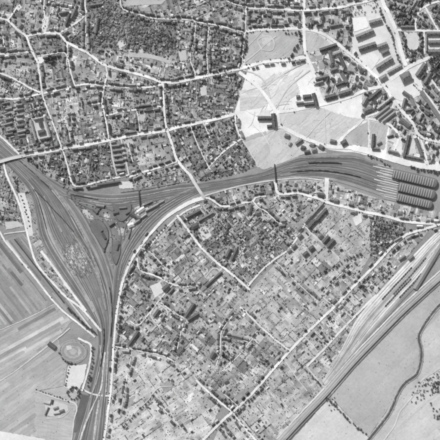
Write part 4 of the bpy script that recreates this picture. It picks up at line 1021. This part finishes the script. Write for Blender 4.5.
for k in range(6):
    R = 4.6; v, f = crown_mesh(R, 4.8, 16, 2.6)
    cm = bpy.data.meshes.new('crown'); cm.from_pydata(v.tolist(), [], f); cm.materials.append(M['crown'])
    tv, tf = trunk_mesh(9); tm = bpy.data.meshes.new('trunk'); tm.from_pydata(tv, [], tf); tm.materials.append(M['bark'])
    TREES.append((tm, cm))
NT = [0]
def tree(x, y, sc, label, group):
    tm, cm = TREES[rnd.randrange(6)]
    r = empty('tree', P(x, y)+(0,), rnd.uniform(0, 6.28), (sc, sc, sc*rnd.uniform(.8, 1.1)))
    link('trunk', tm, r); link('crown', cm, r); tag(r, label, 'tree', group); NT[0] += 1
# rows: handle, points, spacing, scale
ROWS = [
 ('row on the right of the pale triangular field', [(301,34),(299,42),(295,50),(290,59)], 1.9, 1.0),
 ('row at the top of the pale triangular field', [(285,33),(292,34),(299,32)], 2.2, .9),
 ('row along the left edge of the pale field', [(247,34),(246,46),(244,56)], 2.2, .9),
 ('left row of the top right avenue', [(378,5),(384,20),(391,34),(395,48),(399,62)], 2.4, .95),
 ('right row of the top right avenue', [(391,6),(398,24)], 2.4, .95),
 ('row around the oval park, left side', [(403,33),(405,42),(407,54)], 2.0, .9),
 ('row around the oval park, right side', [(421,33),(422,44),(421,54)], 2.0, .9),
 ('row around the oval park, lower side', [(409,53),(416,53)], 2.0, .9),
 ('row above the station throat, along the avenue', [(368,156),(376,158),(384,163),(390,166)], 2.1, .9),
 ('row between avenue and train sheds', [(411,167),(420,169),(430,171),(439,173)], 2.0, .95),
 ('row beside the ditch in the lower meadow', [(328,399),(334,404),(342,413),(350,421),(360,429),(366,434)], 2.2, .85),
 ('hedge row below the white yard by the oval', [(70,365),(68,374),(65,385)], 1.7, .6),
 ('ring of trees below the oval', [(73,387),(78,390),(78,396),(73,399),(69,396),(69,390),(73,387)], 1.9, .95),
 ('row beside the lane right of the oval', [(93,348),(93,360),(91,372),(88,386)], 2.4, .95),
 ('row along the lower left siding lane', [(69,309),(78,318),(88,327),(96,333)], 2.0, .9),
 ('ragged hedge row at bottom left of centre', [(124,426),(132,417),(142,408),(150,399),(158,389)], 2.5, .85),
 ('hedge row along the lower diagonal road', [(270,377),(258,391),(246,403),(233,415),(222,425)], 2.4, .85),
 ('dark hedge across the pale gardens', [(360,254),(350,258),(342,262),(334,268),(322,273),(314,276)], 2.2, .85),
 ('row beside the long street near the junction', [(125,286),(122,300),(121,320),(119,336)], 3.2, .95),
 ('row beside the upper bend of the street', [(166,226),(156,236),(148,246),(142,256)], 2.2, .9),
 ('row along the right town avenue', [(192,75.5),(206,73),(220,71),(234,67)], 2.4, .85),
 ('row left of the pale ground lane', [(244,40),(241,52),(239,64)], 2.4, .9),
 ('row at the left edge of the yards', [(14,178),(17,184),(18,190)], 2.0, .9),
 ('dark hedge in the bottom allotments', [(296,360),(304,368),(312,376),(320,384)], 2.0, .7),
 ('hedge row above the small lower left compound', [(37,390),(46,393),(58,397),(68,401)], 2.0, .5),
 ('hedge row below the oval', [(59,353),(64,359),(70,363),(75,363)], 1.7, .6),
 ('row at the round wood road', [(428,60),(434,57),(440,56)], 2.0, .9),
 ('row along the garden end by the goods road', [(318,347),(326,342),(332,336)], 2.2, .7),
]
for h, pts, sp, sc in ROWS:
    q = resample(smooth(pts, 4), sp*1.52); d = q[-1]-q[0]; end = ('left' if d[0] >= 0 else 'right') if abs(d[0]) > abs(d[1]) else ('top' if d[1] >= 0 else 'bottom')
    if 'ring' in h: end = 'top going clockwise'
    for i, p in enumerate(q):
        tree(p[0]+rnd.gauss(0, .5), p[1]+rnd.gauss(0, .5), sc*rnd.uniform(.75, 1.7), f'round dark tree, {ordw(i+1)} from {end}, {h}', 'trees standing in rows')
# woods and clumps read as masses
LIGHT = [crown_mesh(1.0, 1.0, 7, 0) for _ in range(8)]
def mass(name, polys, dens, rmin, rmax, tone, label, cat='trees', avoid=True):
    b = Bag()
    for poly in polys:
        for x, y in rand_in(poly, nper(poly, dens)):
            if avoid and occ(x, y, .2) in (1, 2, 3): continue
            v, f = LIGHT[rnd.randrange(8)]; R = rnd.uniform(rmin, rmax); X, Y = P(x, y); c, s = math.cos(x*7), math.sin(x*7)
            q = np.stack([X+R*(v[:, 0]*c-v[:, 1]*s), Y+R*(v[:, 0]*s+v[:, 1]*c), R*(.75 if name == 'woodland' else 1.1)*v[:, 2]+R*.15], 1)
            b.add(q, f, tone*rnd.uniform(.4, 1.8))
    if b.v: tag(b.make(name, 'leaf'), label, cat, None, 'stuff')
mass('woodland', [[(96,4),(108,8),(112,14),(122,10),(152,20),(158,36),(150,50),(128,48),(118,40),(114,50),(98,44)]], .40, 2, 6.5, .23, 'dark woodland park of massed trees at upper left of centre', 'woodland')
mass('woodland', [[(150,30),(170,26),(176,46),(160,56),(148,50)], [(96,20),(108,10),(104,44),(97,46)], [(117,12),(124,14),(120,32),(114,44)], [(148,34),(156,30),(140,52),(132,56)]], .17, 3, 5, .06, 'loose fringe of trees around the woodland park', 'woodland')
mass('woodland', [[(430,62),(438,55),(448,56),(448,80),(438,80),(430,72)]], .5, 4, 6, .075, 'round dark wood on the right edge near the barracks', 'woodland', False)
mass('grove', [[(44,56),(60,54),(61,62),(55,66),(46,63)]], .30, 3.5, 5.5, .045, 'dark walled grove beside the white yard at left', 'grove')
mass('grove', [[(393,9),(412,6),(414,26),(398,25)], [(418,12),(430,10),(435,28),(418,28)]], .18, 3, 5, .06, 'park trees along the lanes at top right', 'grove')
mass('grove', [[(360,279),(372,274),(378,282),(372,292),(362,290)], [(378,268),(390,262),(394,270),(384,280)]], .24, 3, 4.5, .06, 'dark orchards between the diagonal road and goods yard', 'grove')
mass('grove', [[(414,384),(424,378),(440,368),(444,378),(436,392),(420,402),(408,408)]], .16, 2.5, 4.5, .09, 'scattered trees right of the river footpath', 'grove')
mass('grove', [[(430,402),(440,408),(446,424),(434,418)], [(424,386),(440,380),(444,392),(430,396)]], .18, 3, 5, .08, 'two dark copses on the lower right edge', 'grove')
mass('grove', [[(276,226),(290,230),(296,240),(288,246),(278,242),(272,234)], [(256,238),(276,236),(282,250),(262,256)]], .16, 2.5, 5, .055, 'dark clump of garden trees left of the bar blocks', 'grove')
mass('grove', [[(140,290),(150,290),(151,300),(141,300)], [(222,346),(236,352),(232,362),(222,358)], [(260,352),(268,362),(258,366)]], .28, 3, 5, .05, 'small dark copses in the lower gardens', 'grove')
mass('grove', [[(18,160),(38,160),(46,172),(36,176),(24,170)], [(30,96),(46,100),(48,116),(34,116)]], .15, 3, 5.5, .05, 'big trees beside the main road near left edge', 'grove', True)
mass('grove', [[(60,186),(66,184),(80,200),(100,226),(94,224),(80,210)]], .16, 2, 3.2, .06, 'scrub along the inner edge of the left yard', 'scrub', False)
mass('grove', [[(370,222),(398,226),(392,245),(370,256)]], .32, 2, 4, .06, 'dense dark shrub gardens below the station', 'scrub')
mass('grove', [[(176,236),(240,212),(250,232),(236,262),(214,258)]], .07, 2.5, 4.5, .055, 'garden trees below the winding street', 'grove')
mass('grove', [[(352,5),(378,1),(378,13),(352,16)]], .16, 2, 4, .075, 'rows of trees in the dark strip at top right', 'grove')
mass('grove', [[(325,397),(334,396),(340,408),(332,412)]], .12, 3, 4.5, .06, 'few trees by the embankment corner of the lower meadow', 'grove', False)
# garden shrubs
bsh = Bag()
for e0, e1, tn in HEDGE:
    R0 = rnd.uniform(.7, 1.7)
    for q in resample([e0, e1], .42):
        if rnd.random() < .18 or occ(q[0], q[1], .1): continue
        R = R0*rnd.uniform(.6, 1.5); X, Y = P(q[0]+rnd.gauss(0, .12), q[1]+rnd.gauss(0, .12))
        bsh.add(blob(R, R, R*.6)+np.array([X, Y, 0]), ICF, min(.15, alb(tn)*.5)*rnd.uniform(.45, 1.3))
for h, (sp, w, front) in STREETS.items():
    p = resample(sp, .8); t, nn = normals(p)
    for q, n in zip(p, nn):
        for sd in (-1, 1):
            if rnd.random() > (.24 if front else .05 if w > 1.4 else 0): continue
            e = q+n*sd*(w/2+rnd.gauss(.25, .3)); R = rnd.choice((.9, 1.2, 1.6, 2.2, 3.0))*rnd.uniform(.8, 1.2)
            if occ(e[0], e[1], 0) in (2, 3): continue
            X, Y = P(*e); bsh.add(blob(R, R*1.1, R*.8+1)+np.array([X, Y, 0]), ICF, .09*rnd.uniform(.6, 1.6))
for (nm, poly, ang, w, l, tone, spread, sh, tr, hs) in Z:
    a = math.radians(ang); u = np.array([math.cos(a), -math.sin(a)])
    for x, y in rand_in(poly, nper(poly, sh*(2.0 if tone < .62 else 1.3))):
        if rnd.random() < .16:                                   # hedge run along a plot edge
            n = rnd.randint(3, 8)
            pts = [(x+u[0]*k*.55, y+u[1]*k*.55) for k in range(n)]; rr = rnd.uniform(.9, 1.6)
        else: pts = [(x, y)]; rr = None
        for (px, py) in pts:
            if occ(px, py, .1): continue
            R = rr*rnd.uniform(.8, 1.2) if rr else rnd.uniform(.9, 2.6) if rnd.random() > tr*7 else rnd.uniform(2.8, 4.6)
            X, Y = P(px, py); v = blob(R, R*rnd.uniform(.7, 1.1), R*.6)+np.array([X, Y, 0]); bsh.add(v, ICF, min(.17, alb(tone)*.5)*rnd.choice((.3, .45, .7, 1.0, 1.4, 1.8, 2.2)))
tag(bsh.make('garden_shrubs', 'leaf'), 'shrubs, hedges and small fruit trees dotted through all gardens', 'shrubs', None, 'stuff')
# field weeds and tufts on the open ground
bw2 = Bag()
for (nm, poly, ang, w, l, tone, spread) in FIELDS:
    for x, y in rand_in(poly, nper(poly, .012)):
        if occ(x, y, .1) in (1, 2, 3): continue
        R = rnd.uniform(.6, 1.8); X, Y = P(x, y); bw2.add(blob(R, R*.6, R*.3+.4)+np.array([X, Y, 0]), ICF, .12*rnd.uniform(.6, 1.6))
for q in RP:
    for s in (-1, 1):
        if rnd.random() < .5:
            X, Y = P(*(q+RN[0]*0+np.array([rnd.gauss(0, .3)+s*1.7, rnd.gauss(0, .4)]))); R = rnd.uniform(.8, 2.2)
            bw2.add(blob(R, R, R*.6)+np.array([X, Y, 0]), ICF, .09)
tag(bw2.make('tufts', 'leaf'), 'tufts and low bushes scattered over open fields and banks', 'bushes', None, 'stuff')
# ------------------------------------------------------------------ trains
WG = {}
for nm in ('wagon_dark', 'wagon_grey'):
    L, W = 9.2, 2.9
    rv = []
    for x in (-L/2-.1, L/2+.1):
        for k in range(7):
            t = math.pi*k/6; rv.append((x, -W/2*1.04*math.cos(t), 3.3+.55*math.sin(t)))
    rf = [(k, k+7, k+8, k+1)[::-1] for k in range(6)]+[tuple(range(6, -1, -1)), tuple(range(7, 14))]
    wv = []; wf = []
    for y in (-.75, .75):
        b = len(wv); n = 8
        for dy in (-.08, .08):
            for k in range(n): wv.append((.5*math.cos(2*math.pi*k/n), y+dy, .5+.5*math.sin(2*math.pi*k/n)))
        wf += [tuple(b+k for k in range(n)), tuple(b+n+k for k in range(n))[::-1]]+[(b+k, b+(k+1) % n, b+n+(k+1) % n, b+n+k) for k in range(n)]
    WG[nm] = (mesh_data('body', boxv(-L/2, L/2, -W/2, W/2, 1.1, 3.35), BOXF, nm), mesh_data('roof', rv, rf, nm), mesh_data('underframe', boxv(-L/2-.4, L/2+.4, -.9, .9, .75, 1.1), BOXF, 'iron'), mesh_data('wheelset', wv, wf, 'iron'))
def rake(line, s0, n, where, grp, z=2.2, dark=.7, gap=2.75):
    p = resample(line, .25); t, _ = normals(p)
    for i in range(n):
        k = int((s0+i*gap)*4)
        if k >= len(p): break
        q = p[k]; bm = WG['wagon_dark' if rnd.random() < dark else 'wagon_grey']
        r = empty('freight_wagon', P(*q)+(z,), math.atan2(-t[k][1], t[k][0]))
        link('body', bm[0], r); link('roof', bm[1], r); link('underframe', bm[2], r)
        for x in (-2.6, 2.6): w = link('wheelset', bm[3], r); w.location = (x, 0, 0)
        tag(r, f'dark freight wagon, {ordw(i+1)} from top in rake {where}', 'wagon', grp)
rake(np.array([(35,190),(40,195),(47,202),(54,210),(62,218),(74,232)]), 0, 21, 'crossing the left yard diagonally', 'wagons in the left yard', 2.0, 1)
rake(TR['west'][3], 92, 15, 'beside the left yard lane', 'wagons in the left yard', 2.0)
rake(TR['west'][16], 60, 16, 'along the inner edge of left yard', 'wagons in the left yard', 2.0)
rake(TR['west'][19], 220, 18, 'on the lower trunk line', 'wagons in the left yard', 2.0)
rake(TR['west'][8], 250, 14, 'on the left of the lower trunk', 'wagons in the left yard', 2.0)
rake(TR['north'][2], 300, 12, 'on the upper station lines', 'wagons near the station', 2.3)
rake(TR['north'][5], 318, 14, 'on the middle station lines', 'wagons near the station', 2.3)
rake(TR['throat'][2], 20, 12, 'at the top of the throat', 'wagons near the station', 2.6)
rake(TR['throat'][6], 8, 12, 'low in the station throat', 'wagons near the station', 2.6)
rake(TR['north'][3], 60, 10, 'on the upper curve of the triangle', 'wagons near the station', 2.3)
rake(TR['goods'][2], 60, 16, 'left in the pale goods yard', 'wagons in the goods yard', 2.1, .5)
rake(TR['goods'][4], 44, 18, 'second from left in goods yard', 'wagons in the goods yard', 2.1, .6)
rake(TR['goods'][5], 70, 14, 'middle of the pale goods yard', 'wagons in the goods yard', 2.1, .6)
rake(TR['goods'][7], 60, 12, 'right in the pale goods yard', 'wagons in the goods yard', 2.1, .5)
# clutter of the engine shed triangle
tb = Bag()
for k in range(900):
    x, y = nrs.uniform(70, 170), nrs.uniform(192, 268)
    if not pip(x, y, mid): continue
    X, Y = P(x, y); R = nrs.uniform(.6, 2.6); tb.add(blob(R*nrs.uniform(.7, 1.8), R*.5, R*.2+1.2)+np.array([X, Y, 0]), ICF, float(nrs.choice([.03, .05, .08, .26, .4])))
tag(tb.make('coal_and_rubble', 'leaf'), 'coal heaps and pale rubble strewn over the ground inside the rail triangle', 'rubble', None, 'stuff')
for (x, y, L, W, a, rf, wh) in [(95,211,6,2,-40,DK,'left of the upper bomb hole, by the yard'),(112,224.5,6,2.4,35,SL,'between the two bomb holes'),(100,228,7,3,-55,DK,'on the upper part of the left cinder mound'),(104,236,6,2.6,-60,SL,'on the middle of the left cinder mound'),
        (118,247,6,2.4,75,SL,'on the lowest pointed cinder mound'),(128,213,5,2.4,30,SL,'on the right edge of the upper cinder mound'),(137,222,7,2.6,35,GR,'right of the lower whitish workshop'),(144,216,6,2,35,PT,'nearest the right-hand triangle curve'),
        (116,213,5,3,10,SL,'on the left of the upper cinder mound'),(123,208,7,2.2,5,DK,'along the top of the upper cinder mound')]:
    building('engine_shed', x, y, L, W, a, 7, rf, 'gable', f'small {ROOFWORD[rf]} engine shed {wh}', 'shed', 'small sheds inside the rail triangle', nch=0)
for i, l in enumerate([[(104,252),(108,240),(112,232),(118,226)], [(96,214),(104,206),(118,206),(132,210)], [(132,226),(128,240),(121,256),(117,270)]]):
    rake(np.array(smooth(l, 5)), 1, 5, ('left of lower bomb hole', 'above upper bomb hole', 'right of lower bomb hole')[i], 'wagons inside the triangle', 2.0, .8)
# ------------------------------------------------------------------ bomb craters
def crater(x, y, R, label, grp, z=1.3):
    v = []; f = []; n = 16; ph = [nrs.uniform(.8, 1.25) for _ in range(n)]
    prof = [(0, .10), (.28, .16), (.5, .8), (.66, 1.0), (.85, .55), (1.15, .18), (1.5, -.1)]
    for j, (r, h) in enumerate(prof):
        for k in range(n):
            a = 2*math.pi*k/n; rr = R*r*(1+(ph[k]-1)*min(1, r*1.2)); v.append((rr*math.cos(a), rr*math.sin(a), h*R/8*nrs.uniform(.85, 1.15)))
    for j in range(len(prof)-1):
        for k in range(n): f.append((j*n+k, (j+1)*n+k, (j+1)*n+(k+1) % n, j*n+(k+1) % n))
    o = obj('bomb_crater', v, f, 'ejecta'); o.location = P(x, y)+(z,); tag(o, label, 'crater', grp)
crater(106.6, 217, 8, 'bomb crater with pale rim, upper one of two among the engine sheds', 'craters among the engine sheds')
crater(122, 231.5, 9, 'bomb crater with pale rim, lower one of two among the engine sheds', 'craters among the engine sheds')
for k in range(360):
    a, r = nrs.uniform(0, 6.28), math.sqrt(nrs.uniform(0, 1)); x = 77+12*r*math.cos(a)+9*r*math.sin(a); y = 258+18*r*math.sin(a)-5*r*math.cos(a)
    d = np.array([.55, .83]); L = nrs.uniform(.8, 4.5)
    v, f = ribbon([np.array([x, y])-d*L/2, np.array([x, y])+d*L/2+nrs.normal(0, .3, 2)], nrs.uniform(.4, 1.3), None, 2.1+.002*k, .6, .6)
    struct(obj('torn_ground', v, orient(v, f), 'ballast', None, [alb(nrs.uniform(.52, .80)-.18*r**2)]*len(f)))
cs = []
while len(cs) < 16:
    a, r = nrs.uniform(0, 6.28), math.sqrt(nrs.uniform(0, .9)); q = (77+11*r*math.cos(a)+8*r*math.sin(a), 258+16*r*math.sin(a)-5*r*math.cos(a))
    if all(math.hypot(q[0]-c[0], q[1]-c[1]) > 3.0 for c in cs): cs.append(q)
cs.sort(key=lambda q: q[1])
for i, (x, y) in enumerate(cs):
    crater(x, y, rnd.uniform(1.8, 3.6), f'pale bomb crater, {ordw(i+1)} from the top in the torn-up left yard', 'craters in the torn-up yard', 2.2)
# ------------------------------------------------------------------ stacks on the pale strip at left, oval earthwork
for i, (x, y) in enumerate([(21,196),(22.5,200),(24,203.5),(24.5,207),(26,210),(26.4,214),(28,217),(28.6,221),(29.6,226),(25.2,212)]):
    v = boxv(-3, 3, -2, 2, 0, 2.2)+boxv(-2.5, 2.6, -1.6, 1.5, 2.2, 3.1)
    o = obj('timber_stack', v, BOXF+[tuple(q+8 for q in f) for f in BOXF], 'wagon_dark'); o.location = P(x, y)+(1.0,); o.rotation_euler = (0, 0, rnd.uniform(0, 3))
    tag(o, f'small dark stack, {ordw(i+1)} from the top on the pale strip at left', 'stack', 'dark stacks on the pale strip')
for k, (rx, ry, h) in enumerate(((14, 11.5, .9), (9.5, 7.6, .5))):
    ring = [(73+rx*math.cos(t)*(.96+.04*math.cos(3*t)), 352+ry*math.sin(t)) for t in np.linspace(0, 2*math.pi, 50)]
    v, f = embankment(np.array(ring), .35, .95, h); struct(obj('oval_bank', v, orient(v, f), 'field', None, [alb(.6)*rnd.uniform(.8, 1.2) for _ in f]))
for k, (rx, ry, t) in enumerate(((13, 10.6, .66), (11.4, 9.2, .60), (8.6, 6.6, .69), (6.4, 4.8, .63), (4, 3, .72))):
    sheet('oval_field', [(73+rx*math.cos(q), 351.5+ry*math.sin(q)) for q in np.linspace(0, 2*math.pi, 33)[:-1]], t, .9+.03*k, 'field', 0, .4)
sheet('pale_yard', [(66,346),(71,345),(72,349),(67,350)], .82, 1.1, 'field', 0, .3); sheet('pale_yard', [(79,348),(81,352),(79,356),(77,352)], .78, 1.1, 'field', 0, .3)
print('trees', NT[0], 'houses', len(chosen), 'rest', len(rest), 'objects', len(bpy.data.objects))
